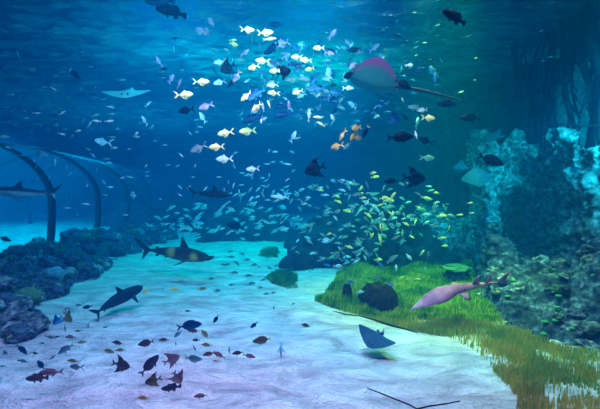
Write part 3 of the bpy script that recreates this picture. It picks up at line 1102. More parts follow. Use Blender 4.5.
def shark_mesh(name, mats, hammer=False, bend=0.12, fat=1.3, pf=1.0):
    """unit length shark, snout towards +x"""
    mb = MB()
    prof = [(.5, .0, .004, .004), (.485, .0, .014, .018), (.45, .0, .032, .035), (.40, .0, .046, .044), (.32, .0, .058, .052), (.22, .0, .068, .060), (.10, .0, .070, .060), (-.02, .0, .060, .050), (-.14, .003, .044, .036), (-.24, .008, .028, .022), (-.31, .012, .018, .014), (-.36, .018, .014, .009)]

    prof = [(x, z, h * (1 + (fat - 1) * (x > -.3)), w_ * fat) for x, z, h, w_ in prof]

    def cy(x):
        return bend * math.sin((0.5 - x) * 3.4) * (0.5 - x) if x < 0.4 else 0
    rings = []
    n = 16
    for x, z, hz, hw in prof:
        rings.append([(x, cy(x) + hw * math.sin(2 * PI * j / n), z + hz * math.cos(2 * PI * j / n) * (0.9 if math.cos(2 * PI * j / n) < 0 else 1.05)) for j in range(n)])
    loft(mb, rings)
    if hammer:
        hp = [(.40, .0), (.43, .06), (.445, .11), (.47, .135), (.497, .13), (.51, .09), (.52, .04), (.515, 0)]
        out_ = [(x, y, -.004) for x, y in hp] + [(x, -y, -.004) for x, y in hp[-2:0:-1]]
        pillow(mb, out_, .020, (0, 0, 1))
    # first dorsal
    fin_outline(mb, [(.22, cy(.2), .06), (.15, cy(.13), .15), (.10, cy(.08), .225), (.08, cy(.07), .215), (.075, cy(.07), .13), (.05, cy(.05), .06)], .012, (0, 1, 0))
    fin_outline(mb, [(-.20, cy(-.2), .03), (-.24, cy(-.24), .065), (-.275, cy(-.27), .06), (-.25, cy(-.25), .025)], .006, (0, 1, 0))
    fin_outline(mb, [(-.19, cy(-.2), -.02), (-.24, cy(-.24), -.06), (-.27, cy(-.27), -.055), (-.24, cy(-.24), -.015)], .006, (0, 1, 0))
    for s in (-1, 1):
        fin_outline(mb, [(.28, s * .04, -.03), (.22, s * .10 * pf, -.06), (.13, s * .20 * pf, -.10), (.12, s * .19 * pf, -.10), (.16, s * .09 * pf, -.06), (.19, s * .04, -.03)], .008, (0.1, 0.3 * -s, 0.9))
        fin_outline(mb, [(-.04, s * .03 + cy(-.05), -.035), (-.09, s * .07 + cy(-.1), -.06), (-.12, s * .07 + cy(-.12), -.06), (-.10, s * .03 + cy(-.1), -.03)], .005, (0, 0, 1))
    # tail
    fin_outline(mb, [(-.32, cy(-.3), .02), (-.35, cy(-.35), .045), (-.44, cy(-.42), .11), (-.535, cy(-.5), .165), (-.53, cy(-.5), .145), (-.46, cy(-.45), .055), (-.40, cy(-.4), -.005), (-.36, cy(-.36), 0)], .008, (0, 1, 0))
    fin_outline(mb, [(-.33, cy(-.33), .012), (-.395, cy(-.38), .018), (-.42, cy(-.4), -.03), (-.435, cy(-.4), -.13), (-.38, cy(-.37), -.06), (-.34, cy(-.34), -.005)], .007, (0, 1, 0))
    # keep the picture's right way round: heading +x
    return mb.mesh(name, mats)


def shark_eyes(o, hammer, mats=None):
    for s in (-1, 1):
        e = MB()
        ball(e, (.475, s * .135, 0) if hammer else (.43, s * .033, .012), .009, 5, 8)
        link('eye', e.mesh('eye', [EYE]), o)


def place(o, px, py, d, length, heading, yaw=0, roll=0):
    o.rotation_mode = 'QUATERNION'
    o.location = at(px, py, d)
    o.rotation_quaternion = orient(heading, yaw, roll)
    s = length * d / F / max(math.cos(math.radians(yaw)), 0.4)
    o.scale = (s, s, s)
    return o


HSKIN = skin_mat('hammerhead_skin', (0.03, 0.02, 0.01), (0.09, 0.06, 0.03), -.03, .03, 0.2, blotch='two')
o = link('hammerhead_shark', shark_mesh('hammerhead_shark', [HSKIN], True, 0.10))
place(o, 173, 254, 10.6, 79, -4, -12)
shark_eyes(o, True)
tag(o, 'large brown hammerhead shark cruising low over the bright cyan sand', 'shark')
DSK = skin_mat('dark_shark_skin', (0.006, 0.02, 0.035), (0.012, 0.04, 0.06), -.03, .03, 0.1)
o = link('hammerhead_shark', shark_mesh('hammerhead_shark', [DSK], True, 0.10))
place(o, 209, 194, 8.2, 44, -2, -20)
shark_eyes(o, True)
tag(o, 'dark smaller hammerhead shark swimming in open water above the far rocks', 'shark')
GSK = skin_mat('grey_shark_skin', (0.02, 0.05, 0.08), (0.30, 0.55, 0.65), -.02, .01, 0.1)
o = link('hammerhead_shark', shark_mesh('hammerhead_shark', [GSK], True, -0.12))
place(o, 26, 192, 9.0, 54, 178, -25, 20)
shark_eyes(o, True)
tag(o, 'pale-bellied hammerhead shark passing in front of the nearest tunnel rib', 'shark')
o = link('reef_shark', shark_mesh('reef_shark', [DSK], False, 0.2, 1.6, 1.6))
place(o, 119, 301, 7.6, 34, 32, 55, -8)
shark_eyes(o, False)
tag(o, 'dark reef shark turning away just above the sand with fins spread', 'shark')

# ---- rays
TAILM = plain_mat('dark_ray_tail', (0.02, 0.03, 0.05), 0.5)


def ray_mesh(name, mats, shape='round', flap=0.2, tail_len=1.3, twist=0.0, margin=0.0):
    mb = MB()
    nu_, nr = 48, 9

    def outline(a):
        c, s = math.cos(a), math.sin(a)
        if shape == 'round':
            r = 0.5 * (1 + 0.07 * math.cos(a) ** 2 - .03 * math.cos(3 * a))
            return r * c * 0.95, r * s * 1.05
        if shape == 'soft':
            k = (abs(c) ** 1.5 + abs(s) ** 1.5) ** (-1 / 1.5)
            return 0.50 * k * c, 0.60 * k * s
        # diamond
        k = (abs(c) ** 1.25 + abs(s) ** 1.25) ** (-1 / 1.25)
        return 0.42 * k * c, 0.62 * k * s

    def zed(x, y, r, side):
        t = 0.07 * (1 - r ** 1.6) * math.exp(-(y / 0.26) ** 2) + 0.012 * (1 - r ** 4) + 0.001
        base = flap * (abs(y) ** 1.8) * (1.0 + twist * (1 if y > 0 else -1)) * 2
        return base + side * t
    for side in (1, -1):
        P = []
        for i in range(nu_):
            a = 2 * PI * i / nu_
            ox, oy = outline(a)
            P.append([(ox * (k / nr), oy * (k / nr), zed(ox * k / nr, oy * k / nr, k / nr, side if k < nr else 0)) for k in range(nr + 1)])
        vs = [(0, 0, zed(0, 0, 0, side))]
        for i in range(nu_):
            vs += P[i][1:]
        fs = []
        for i in range(nu_):
            j = (i + 1) % nu_
            A, B = 1 + i * nr, 1 + j * nr
            fs.append((0, A, B) if side > 0 else (0, B, A))
            for k in range(nr - 1):
                q = (A + k, A + k + 1, B + k + 1, B + k)
                fs.append(q if side > 0 else q[::-1])
        mb.cur = 0 if side > 0 else 1
        mb.add(vs, fs)
    mb.cur = 2
    tp_ = [(-.36 - tail_len * t, 0.06 * math.sin(t * 3), 0.01 + 0.03 * t) for t in np.linspace(0, 1, 12)]
    tube(mb, tp_, [0.035 * (1 - t) ** 0.8 + 0.005 for t in np.linspace(0, 1, 12)], 8)
    mb.cur = 0
    # pelvic fins
    for s in (-1, 1):
        pillow(mb, [(-.36, s * .02, 0), (-.40, s * .12, 0), (-.50, s * .13, 0), (-.52, s * .06, 0), (-.44, s * .02, 0)], .01, (0, 0, 1))
    return mb.mesh(name, mats)


def ray_eyes(o):
    for s in (-1, 1):
        e = MB()
        ball(e, (.27, s * .07, .065), .022, 5, 8)
        link('eye', e.mesh('eye', [EYE]), o)


def basis(nose, up):
    d = Vector(nose).normalized(); u = Vector(up)
    s = u.cross(d).normalized(); u2 = d.cross(s)
    return Matrix((d, s, u2)).transposed().to_quaternion()


def put_ray(px, py, d, width, nose, up, mats, label, tailm=None, **kw):
    mats = mats + [tailm or mats[0]]
    o = link('stingray', ray_mesh('stingray', mats, **kw))
    o.rotation_mode = 'QUATERNION'
    o.location = at(px, py, d)
    o.rotation_quaternion = basis(nose, up)
    s = width * d / F
    o.scale = (s, s, s)
    ray_eyes(o)
    return tag(o, label, 'stingray')


RP = skin_mat('pink_ray_back', (0.45, 0.16, 0.30), (0.40, 0.12, 0.28))
m = skin_mat('teal_ray_belly', (0.30, 0.50, 0.50), (0.40, 0.65, 0.62))
# belly with a pink margin on one wing
m, nt, out = new_mat('margin_ray_belly')
L = nt.links.new
tc = N(nt, 'ShaderNodeTexCoord'); sep = N(nt, 'ShaderNodeSeparateXYZ')
L(tc.outputs['Object'], sep.inputs[0])
ab = N(nt, 'ShaderNodeMath', operation='ABSOLUTE'); L(sep.outputs['Y'], ab.inputs[0])
pw = N(nt, 'ShaderNodeVectorMath', operation='LENGTH'); L(tc.outputs['Object'], pw.inputs[0])
mr = N(nt, 'ShaderNodeMapRange'); mr.inputs['From Min'].default_value = 0.34; mr.inputs['From Max'].default_value = 0.5
L(pw.outputs['Value'], mr.inputs['Value'])
my = N(nt, 'ShaderNodeMapRange'); my.inputs['From Min'].default_value = 0.05; my.inputs['From Max'].default_value = 0.3
L(sep.outputs['Y'], my.inputs['Value'])
mm = N(nt, 'ShaderNodeMath', operation='MULTIPLY'); L(mr.outputs['Result'], mm.inputs[0]); L(my.outputs['Result'], mm.inputs[1])
mx = N(nt, 'ShaderNodeMix', data_type='RGBA'); L(mm.outputs[0], mx.inputs['Factor'])
mx.inputs['A'].default_value = (0.06, 0.22, 0.26, 1); mx.inputs['B'].default_value = (0.60, 0.06, 0.30, 1)
b = N(nt, 'ShaderNodeBsdfPrincipled', Roughness=0.5); L(mx.outputs['Result'], b.inputs['Base Color'])
L(b.outputs[0], out.inputs['Surface'])
put_ray(373, 81, 7.6, 52, (-1, 0.1, 0.28), (0.15, 0.28, 0.95), [RP, m], tailm=TAILM, label= 'big round stingray with pink rim and pale belly near the water surface', shape='soft', flap=0.14, tail_len=1.5)
PB = skin_mat('pale_ray_skin', (0.20, 0.60, 0.75), (0.35, 0.85, 0.95))
put_ray(127, 94, 9.5, 38, (0.2, -0.9, -0.45), (0.03, -0.5, 0.86), [PB, PB], 'flat pale blue stingray gliding high above the tunnel', shape='diamond', flap=0.1, tail_len=0.3)
PC = skin_mat('pale_teal_ray_skin', (0.01, 0.20, 0.30), (0.03, 0.30, 0.45))
put_ray(478, 177, 10.2, 25, (0.05, -0.35, -1), (0.1, 1, -0.3), [PC, PC], 'pale teal stingray hanging head down beside the cliff', shape='diamond', flap=0.15, tail_len=0.7)
put_ray(490, 139, 10.6, 26, (-1, -0.3, -0.15), (0.15, 0.35, 0.9), [PC, PC], 'pale small ray gliding over the top edge of the cliff', shape='diamond', flap=0.15, tail_len=0.4)
put_ray(460, 168, 12.5, 16, (-1, 0.2, 0.05), (0.1, 0.6, 0.8), [PC, PC], 'faint pale ray half hidden behind the head-down stingray', shape='diamond', flap=0.15, tail_len=0.4)
BR = skin_mat('blue_grey_ray_skin', (0.02, 0.07, 0.14), (0.03, 0.09, 0.17), scale=12)
put_ray(374, 340, 5.9, 33, (-0.6, -0.8, -0.25), (0.25, -0.45, 0.9), [BR, BR], 'blue-grey stingray swimming just above its dark shadow on the sand', shape='diamond', flap=0.35, tail_len=0.3, twist=0.4)

# ---- guitarfish
def guitar_mesh(mats):
    mb = MB()
    prof = [(.50, .004, .003), (.47, .018, .008), (.42, .040, .016), (.36, .066, .024), (.30, .090, .031), (.24, .105, .036), (.18, .108, .040), (.12, .085, .042), (.05, .062, .042), (-.05, .048, .038), (-.16, .036, .028), (-.27, .024, .020), (-.36, .014, .013), (-.42, .009, .010)]
    n = 18

    def cz(x):
        return -0.28 * max(0, 0.08 - x) ** 1.1 - 0.3 * max(0, x - 0.1) ** 2
    rings = []
    for x, w, h in prof:
        rings.append([(x, 0.78 * w * math.sin(2 * PI * j / n), cz(x) + h * math.cos(2 * PI * j / n) * (1.0 if math.cos(2 * PI * j / n) > 0 else .6)) for j in range(n)])
    loft(mb, rings)
    for x0 in (-.14, -.28):
        z = cz(x0)
        pillow(mb, [(x0 + .04, 0, z + .02), (x0 - .02, 0, z + .11), (x0 - .045, 0, z + .12), (x0 - .04, 0, z + .05), (x0 - .06, 0, z + .012)], .009, 1)
    z = cz(-.4)
    pillow(mb, [(-.38, 0, z + .01), (-.44, 0, z + .07), (-.53, 0, z + .12), (-.50, 0, z + .03), (-.49, 0, z - .025), (-.45, 0, z - .03), (-.40, 0, z - .01)], .006, 1)
    for s in (-1, 1):
        pillow(mb, [(.06, s * .05, cz(.06)), (.03, s * .11, cz(.03) - .03), (-.02, s * .12, cz(0) - .04), (-.05, s * .04, cz(-.05) - .01)], .007, (0, 0, 1))
    return mb.mesh('guitarfish', mats)


GK = skin_mat('guitarfish_skin', (0.42, 0.13, 0.30), (0.50, 0.22, 0.36), -.02, .0, 0.3, scale=14)
o = link('guitarfish', guitar_mesh([GK]))
o.rotation_mode = 'QUATERNION'
o.location = at(461, 287, 7.0)
o.rotation_quaternion = basis((-1, -0.2, -0.30), (-0.15, -0.55, 0.9))
s = 114 * 7.0 / F
o.scale = (s, s, s)
for sg in (-1, 1):
    e = MB(); ball(e, (.36, sg * .035, -.012), .008, 5, 8)
    link('eye', e.mesh('eye', [EYE]), o)
tag(o, 'long pink-mauve guitarfish with pointed snout gliding over the green seagrass', 'guitarfish')

# ================================================================== FISH CATALOGUE
# kind, colour, px, py, length, heading, distance, yaw, tail colour, label
T = [
    ('grouper', 'black', 171, 11, 28, 175, 7.4, 15, None, 'dark fat fish with spread fins close to the surface, facing away from the ray'),
    ('grouper', 'navy', 160, 1, 30, 178, 8.2, 5, None, 'dark fish cut off by the top edge above the fat dark fish'),
    ('grouper', 'black', 454, 17, 27, 155, 4.4, 10, None, 'black ragged-finned fish alone in the top right water'),
    ('snapper', 'lilac', 211, 22, 13, 130, 8, 30, None, 'thin pale lilac fish below the surface right of the fat dark fish'),
    ('trevally', 'lilac', 201, 31, 14, 150, 8, 30, None, 'lilac fish, left one of the close pair under the surface ripples'),
    ('trevally', 'lilac', 207, 32, 14, 145, 8.3, 30, None, 'lilac fish, right one of the close pair under the surface ripples'),
    ('slim', 'dark', 176, 38, 9, 180, 8, 0, None, 'small dark slender fish below the fat dark fish'),
    ('trevally', 'cream', 247, 30, 15, 8, 7, 20, None, 'cream trevally, first and highest of the cream fish near the surface'),
    ('trevally', 'cream', 265, 33, 17, 10, 7, 10, None, 'cream trevally just right of the highest cream fish'),
    ('slim', 'cream', 270, 39, 14, 8, 7, 5, None, 'narrow cream fish below the pair of high cream trevally'),
    ('slim', 'cream', 233, 40, 8, 5, 8, 10, None, 'thin cream fish stacked on top of a deeper cream fish'),
    ('trevally', 'cream', 233, 44, 9, 0, 8, 40, None, 'small deep cream fish directly under the thin cream one'),
    ('snapper', 'navy', 276, 25, 17, 172, 8, 10, None, 'dark blue fish right of the two high cream trevally'),
    ('grouper', 'navy', 272, 49, 18, 200, 7.6, 25, None, 'dark blue fish diving below the narrow cream fish'),
    ('trevally', 'lilac', 283, 43, 18, 205, 7.8, 20, None, 'lilac-topped fish overlapping the diving dark blue fish'),
    ('trevally', 'lilac', 159, 62, 10, 110, 8, 35, None, 'lilac deep-bodied fish pointing up on the far left of the swarm'),
    ('slim', 'dark', 165, 69, 10, 180, 8, 0, None, 'dark slender fish below the lilac fish pointing up'),
    ('trevally', 'lilac', 171, 79, 11, 70, 8, 30, None, 'upright lilac fish above the lowest cream trevally'),
    ('snapper', 'lilac', 179, 84, 11, 60, 8, 20, None, 'tilted blue-lilac fish between two cream trevally'),
    ('trevally', 'cream', 201, 82, 17, 3, 7, 5, None, 'cream trevally swimming level above a tiny pale fish'),
    ('trevally', 'cream', 184, 95, 19, 4, 6.6, 5, None, 'bright cream trevally with pale blue tail, lowest at that side of the swarm'),
    ('trevally', 'silver', 220, 62, 14, 185, 8, 10, None, 'silver trevally behind the dark winged fish'),
    ('batfish', 'dark', 228, 68, 18, 215, 7.4, 20, None, 'dark winged fish in the middle of the lilac cluster'),
    ('trevally', 'silver', 220, 82, 14, 200, 7.6, 10, None, 'silver-cream fish below the dark winged fish'),
    ('trevally', 'lilac', 245, 53, 10, 30, 8, 30, None, 'lilac fish right above the lilac cluster'),
    ('trevally', 'lilac', 237, 76, 15, 240, 7.6, 10, None, 'lilac fish diving steeply beside a dark one'),
    ('slim', 'dark', 232, 82, 14, 235, 7.8, 0, None, 'dark thin fish diving alongside the steep lilac fish'),
    ('trevally', 'cream', 254, 67, 13, 190, 6.9, 20, None, 'cream trevally at the front of the cream pair in mid swarm'),
    ('trevally', 'cream', 263, 61, 15, 178, 7.1, 10, None, 'cream trevally at the back of the cream pair in mid swarm'),
    ('trevally', 'lilac', 274, 63, 10, 150, 8, 30, None, 'lilac fish just right of the cream pair'),
    ('trevally', 'teal', 281, 65, 11, 150, 8, 20, None, 'teal fish next to the lilac fish right of the cream pair'),
    ('trevally', 'cream', 275, 71, 12, 180, 7, 15, None, 'cream trevally with its tail hidden by a dark fish'),
    ('batfish', 'black', 284, 72, 16, 20, 6.8, 10, None, 'black pointed fish covering the tail of a cream trevally'),
    ('trevally', 'cream', 297, 57, 12, 175, 7.2, 20, None, 'cream fish above the dark blue pair in mid swarm'),
    ('grouper', 'navy', 294, 64, 12, 10, 7, 10, None, 'dark blue fish under the cream fish in mid swarm'),
    ('trevally', 'teal', 293, 79, 16, 185, 7.6, 10, None, 'dull teal fish below the black pointed fish'),
    ('trevally', 'cream', 298, 92, 12, 195, 7, 10, None, 'cream fish right of the silver and cream stacked pair'),
    ('trevally', 'silver', 273, 85, 13, 182, 7, 5, None, 'greyish silver trevally stacked over a cream one'),
    ('trevally', 'cream', 274, 93, 13, 180, 6.9, 5, None, 'cream trevally stacked under the greyish silver one'),
    ('trevally', 'cream', 246, 96, 14, 220, 6.9, 20, None, 'cream fish pressed against a large blue fish'),
    ('grouper', 'blue', 256, 95, 20, 215, 6.6, 10, None, 'large blue fish diving beside a cream fish'),
    ('trevally', 'dark', 187, 110, 18, 190, 7, 5, None, 'dark teal trevally with a black forked tail, left of a lilac one'),
    ('trevally', 'lilac', 206, 106, 16, 200, 7, 10, None, 'lilac trevally right of the dark forked-tail trevally'),
    ('trevally', 'cyan', 203, 118, 12, 120, 7.6, 20, None, 'bright cyan-white fish under the lilac trevally'),
    ('trevally', 'cream', 226, 133, 18, 190, 6.8, 5, None, 'pale cream trevally with raised forked tail'),
    ('trevally', 'grey', 199, 148, 19, 205, 6.6, 5, None, 'large grey trevally nose down above the dark hammerhead'),
    ('trevally', 'cream', 217, 147, 17, 183, 6.8, 5, None, 'cream trevally between the grey trevally and the pale one below it'),
    ('trevally', 'silver', 225, 159, 18, 183, 6.6, 5, None, 'silvery cream trevally, lower of the stacked trio'),
    ('trevally', 'silver', 253, 169, 14, 185, 7, 5, None, 'round pale green-white trevally, lowest and apart from the others'),
    ('trevally', 'cream', 257, 107, 14, 225, 7, 5, None, 'cream trevally diving nose first above the dark blue fish'),
    ('slim', 'lilac', 263, 107, 11, 100, 7.2, 5, None, 'narrow lilac fish upright beside the nose-diving cream one'),
    ('slim', 'cream', 269, 104, 9, 110, 7, 5, None, 'small bent cream fish right of the nose-diving one'),
    ('grouper', 'navy', 252, 119, 20, 195, 6.8, 5, None, 'thick dark blue fish with pale lilac back'),
    ('trevally', 'white', 261, 120, 8, 280, 6.6, 30, None, 'small white fish touching the tail of the thick dark blue fish'),
    ('trevally', 'cream', 248, 131, 18, 186, 6.9, 5, None, 'cream trevally right under the thick dark blue fish'),
    ('grouper', 'navy', 280, 107, 13, 185, 7.2, 5, None, 'dark fish directly over the second thick dark blue fish'),
    ('trevally', 'lilac', 289, 106, 12, 100, 7, 20, None, 'pale lilac fish beside the pair of dark blue fish'),
    ('grouper', 'navy', 283, 115, 18, 188, 6.8, 5, None, 'second thick dark blue fish, lower of its dark pair'),
    ('grouper', 'dark', 250, 99, 15, 180, 7.4, 5, None, 'dark fish under the cream and large blue fish'),
    ('trevally', 'cyan', 293, 137, 13, 60, 7.4, 10, None, 'cyan fish rising head up in the clear water below the swarm'),
    ('slim', 'silver', 309, 115, 14, 85, 7, 5, None, 'upright silver fish curved like a bow'),
    ('slim', 'cream', 318, 117, 11, 180, 7, 5, 'yellow', 'slender cream fish with yellow tail right of the upright silver fish'),
    ('slim', 'cream', 321, 124, 10, 150, 7.2, 5, None, 'slender cream fish tilted down under the level one'),
    ('trevally', 'silver', 333, 118, 9, 120, 7.4, 20, None, 'small silver fish above the golden fish group'),
    ('trevally', 'gold', 342, 135, 12, 250, 6.4, 40, None, 'golden brown fish, leftmost but one of the golden group'),
    ('trevally', 'gold', 357, 128, 12, 200, 6.4, 40, None, 'golden brown fish, highest of the golden group'),
    ('trevally', 'gold', 353, 136, 12, 240, 6.4, 40, None, 'golden brown fish in the centre of the golden group'),
    ('trevally', 'gold', 359, 138, 10, 190, 6.6, 40, 'yellow', 'golden brown fish with yellow tail, right side of the golden group'),
    ('trevally', 'gold', 337, 146, 12, 195, 6.3, 40, None, 'golden brown fish, lowest of the golden group'),
    ('snapper', 'teal', 347, 146, 11, 225, 6.8, 10, None, 'dark teal fish beside the lowest golden fish'),
    ('snapper', 'black', 366, 132, 13, 240, 6.4, 10, 'yellow', 'black upright fish with yellow tail right of the golden group'),
    ('batfish', 'navy', 394, 119, 17, -20, 7, 10, None, 'dark blue fish nose down left of the bright cream trevally'),
    ('slim', 'dark', 405, 117, 12, -50, 7.2, 0, None, 'dark thin fish diving between two dark blue fish'),
    ('grouper', 'teal', 415, 108, 15, 170, 7.4, 10, None, 'dusky teal fish just above the bright cream trevally'),
    ('trevally', 'cream', 428, 118, 15, -3, 6.6, 5, None, 'bright cream trevally alone at the right of the swarm'),
    ('trevally', 'silver', 423, 110, 10, 190, 7, 10, None, 'small silver fish over the bright cream trevally'),
    ('trevally', 'cyan', 417, 123, 13, 70, 8, 20, None, 'hazy pale blue fish upright below the bright cream trevally'),
    ('oval', 'black', 401, 137, 26, 2, 5.8, 5, None, 'large black oval fish swimming level, facing the forked-tail fish'),
    ('trevally', 'dark', 426, 141, 17, 160, 6.4, 5, None, 'dark fish with wide forked tail right of the large black oval fish'),
    ('slim', 'white', 416, 135, 9, 100, 6.6, 5, None, 'thin white fish bent at the nose of the large black oval fish'),
    ('grouper', 'dark', 446, 104, 18, 176, 6.6, 5, None, 'dark fish outlined pale near the end of the big ray tail'),
    ('grouper', 'dark', 469, 118, 19, 178, 7, 5, None, 'dark fish in the deep blue gap before the cliff, facing the swarm'),
    ('oval', 'dark', 491, 160, 27, -22, 6.4, 5, None, 'large dark fish nose down in front of the cliff and pale ray'),
    ('slim', 'dark', 497, 99, 11, -15, 8, 5, None, 'small dark fish alone in the shade above the cliff'),
    ('oval', 'blue', 574, 169, 12, 10, 7.6, 5, None, 'small blue fish against the pale encrusted cliff'),
    ('trevally', 'cream', 306, 60, 13, 178, 7, 10, None, 'cream fish at the left end of the dense small-fish cloud'),
    ('trevally', 'cream', 310, 69, 11, 200, 7.2, 20, None, 'dull cream fish below the cream fish at the cloud edge'),
    ('trevally', 'cream', 319, 48, 12, 178, 7, 10, None, 'cream fish highest at the edge of the dense small-fish cloud'),
    ('trevally', 'lilac', 329, 53, 11, -5, 7, 10, None, 'lilac fish trailing the highest cream fish of the cloud'),
    ('oval', 'dark', 354, 50, 14, 190, 7, 10, None, 'dark fish above the big round stingray'),
    ('trevally', 'lilac', 353, 65, 11, 230, 7, 10, None, 'lilac fish left of the big ray rim'),
    ('trevally', 'cyan', 329, 74, 14, 100, 7.6, 10, None, 'pale blue upright fish in the dense cloud'),
    ('trevally', 'blue', 317, 89, 20, 183, 6.6, 5, None, 'large blue fish with lilac back under the dense cloud'),
    ('trevally', 'blue', 337, 93, 15, 175, 7, 5, None, 'blue fish following the large blue fish with lilac back'),
    ('trevally', 'white', 348, 88, 12, 0, 6.8, 10, None, 'white-lilac fish just under the big stingray nose'),
    ('oval', 'black', 349, 75, 9, 180, 6.6, 60, None, 'round black fish seen head on at the nose of the big stingray'),
    ('trevally', 'white', 366, 64, 11, 180, 8.2, 10, None, 'white fish peeking over the rim of the big stingray'),
    ('oval', 'black', 403, 84, 18, -32, 6.6, 10, None, 'black oval fish slanting by the tail root of the big stingray'),
    ('trevally', 'white', 409, 65, 8, 0, 7, 10, None, 'small white-lilac fish above the black slanting fish'),
    ('oval', 'navy', 420, 71, 10, 180, 7, 20, None, 'dark blue fish right of the small white-lilac fish'),
    ('trevally', 'blue', 433, 72, 14, 120, 8, 10, None, 'pale blue blurry fish, upper of two over the long ray tail'),
    ('trevally', 'blue', 436, 80, 14, 100, 8, 10, None, 'pale blue blurry fish, lower of two over the long ray tail'),
    ('slim', 'dark', 431, 60, 8, 180, 8, 0, None, 'small dark fish above the two pale blue blurry fish'),
    ('slim', 'dark', 397, 35, 11, -30, 8, 0, None, 'thin dark fish slanting high under the surface'),
    ('slim', 'dark', 406, 42, 9, 15, 8, 0, None, 'thin dark fish just below the high slanting one'),
    ('trevally', 'lilac', 332, 34, 12, 45, 7.6, 10, None, 'lilac fish rising towards the surface above the cloud'),
    ('trevally', 'teal', 427, 158, 15, -5, 8, 5, None, 'pale teal fish above the pair of dark tailed fish'),
    ('oval', 'dark', 391, 181, 15, 178, 6.0, 5, None, 'dark blue round fish tail to tail with the finned one'),
    ('batfish', 'dark', 414, 178, 25, -6, 5.8, 5, None, 'large dark blue fish with long black fins above the yellow-green school'),
    ('batfish', 'dark', 315, 169, 24, 200, 5.6, 0, None, 'large dark blue spadefish shaped like a triangle'),
    ('snapper', 'navy', 74, 74, 17, -40, 8, 0, 'white', 'dark fish with a white tail, above the pale flat ray'),
    # foreground, over the sand
    ('oval', 'navy', 22, 349, 14, -52, 5.2, 5, None, 'dark blue fish nose down over the sand, nearest the frame edge'),
    ('trevally', 'teal', 22, 329, 22, 172, 6.0, 5, None, 'large teal trevally with a split tail by the rubble'),
    ('batfish', 'blue', 58, 320, 12, 230, 6.4, 20, None, 'small blue fish with raised fins beside the olive batfish'),
    ('batfish', 'olive', 67, 317, 16, -40, 6.4, 10, None, 'dark olive batfish with long fins raised above the pale sand'),
    ('slim', 'teal', 65, 328, 9, -80, 6.4, 0, None, 'thin teal fish hanging upright below the olive batfish'),
    ('slim', 'dark', 42, 343, 6, 0, 5.8, 0, None, 'tiny dark fish over the sand between the teal and the large dark one'),
    ('slim', 'grey', 50, 337, 13, -8, 5.9, 0, None, 'slim grey fish left of the pink fish'),
    ('snapper', 'pink', 71, 337, 12, 180, 5.9, 5, 'navy', 'pink fish with dark blue tail'),
    ('slim', 'dark', 78, 331, 8, 180, 6.0, 0, None, 'thin dark fish just above the pink fish'),
    ('slim', 'olive', 81, 342, 13, 3, 5.7, 0, None, 'slim dark green fish just below the pink fish'),
    ('snapper', 'teal', 66, 349, 19, 212, 5.3, 5, None, 'large dark teal fish heading down under the pink fish'),
    ('slim', 'grey', 53, 357, 10, 218, 5.1, 0, None, 'slim brown-grey fish at the nose of the large dark teal fish'),
    ('snapper', 'olive', 73, 361, 12, 170, 5.1, 5, None, 'olive fish right above the grey split-tailed one'),
    ('trevally', 'grey', 77, 367, 16, 178, 4.9, 5, None, 'grey trevally with wide split tail over the sand'),
    ('slim', 'dark', 106, 327, 7, 190, 6.3, 0, None, 'tiny dark fish alone on the bright sand below the reef shark'),
    ('snapper', 'maroon', 118, 343, 13, 172, 5.8, 5, 'yellow', 'rosy maroon fish with yellow tail, above the olive pair'),
    ('snapper', 'olive', 108, 351, 14, -12, 5.5, 5, 'yellow', 'olive fish with yellow tail, left of the pair under the rosy one'),
    ('snapper', 'olive', 121, 350, 11, 185, 5.6, 5, None, 'grey-olive fish, right of the pair under the rosy one'),
    ('oval', 'maroon', 146, 343, 18, 195, 5.6, 5, None, 'dark maroon fish with raised tail right of the rosy yellow-tailed fish'),
    ('oval', 'navy', 41, 365, 12, 110, 4.9, 20, None, 'dark blue fish standing upright behind the rosy fish'),
    ('snapper', 'pink', 50, 373, 24, 180, 4.8, 5, None, 'rosy fish whose front is overlapped by a big maroon fish'),
    ('grouper', 'maroon', 37, 378, 21, 178, 4.5, 10, None, 'big dark maroon fish lowest at the near end of the sand'),
    ('slim', 'teal', 24, 361, 15, 175, 5.0, 0, None, 'slim dark teal fish above the big maroon fish'),
    ('batfish', 'maroon', 121, 365, 21, -12, 5.0, 5, None, 'maroon batfish with three long trailing fins'),
    ('oval', 'purple', 150, 364, 25, 46, 4.9, 5, None, 'long dark purple fish rising steeply'),
    ('batfish', 'brown', 153, 381, 17, 190, 4.6, 10, None, 'brown batfish with split tail below the rising purple fish'),
    ('snapper', 'gold', 144, 398, 14, 185, 4.3, 10, None, 'orange-brown fish nearly touching the sand at the bottom edge'),
    ('batfish', 'pink', 172, 359, 18, 20, 5.0, 5, None, 'pinkish lilac fish with fins trailing down beside the dark teal oval one'),
    ('oval', 'teal', 193, 359, 19, 2, 4.9, 5, None, 'dark teal oval fish level between pinkish and brown fish'),
    ('batfish', 'pink', 177, 377, 18, -65, 4.6, 10, None, 'pink-brown batfish standing nose down with long raised fins'),
    ('grouper', 'purple', 171, 388, 19, 178, 4.4, 10, None, 'dark purple blunt fish lowest of the central bottom group'),
    ('snapper', 'pink', 201, 396, 15, 182, 4.3, 5, 'yellow', 'pale pink fish with a yellow tail near the bottom edge'),
    ('oval', 'navy', 190, 325, 25, 8, 5.7, 5, None, 'large navy fish with dark tail, highest of the sand group'),
    ('snapper', 'brown', 194, 331, 13, 176, 6.0, 5, 'yellow', 'brown fish with yellow tail half behind the large navy fish'),
    ('oval', 'teal', 178, 334, 10, 218, 5.8, 5, None, 'dark green fish slanting under the large navy fish'),
    ('oval', 'olive', 205, 334, 12, 130, 5.8, 5, 'yellow', 'dark olive fish with yellow tail right of the large navy fish'),
    ('snapper', 'brown', 164, 340, 11, 178, 5.7, 5, 'yellow', 'small brown fish with yellow tail between maroon and green fish'),
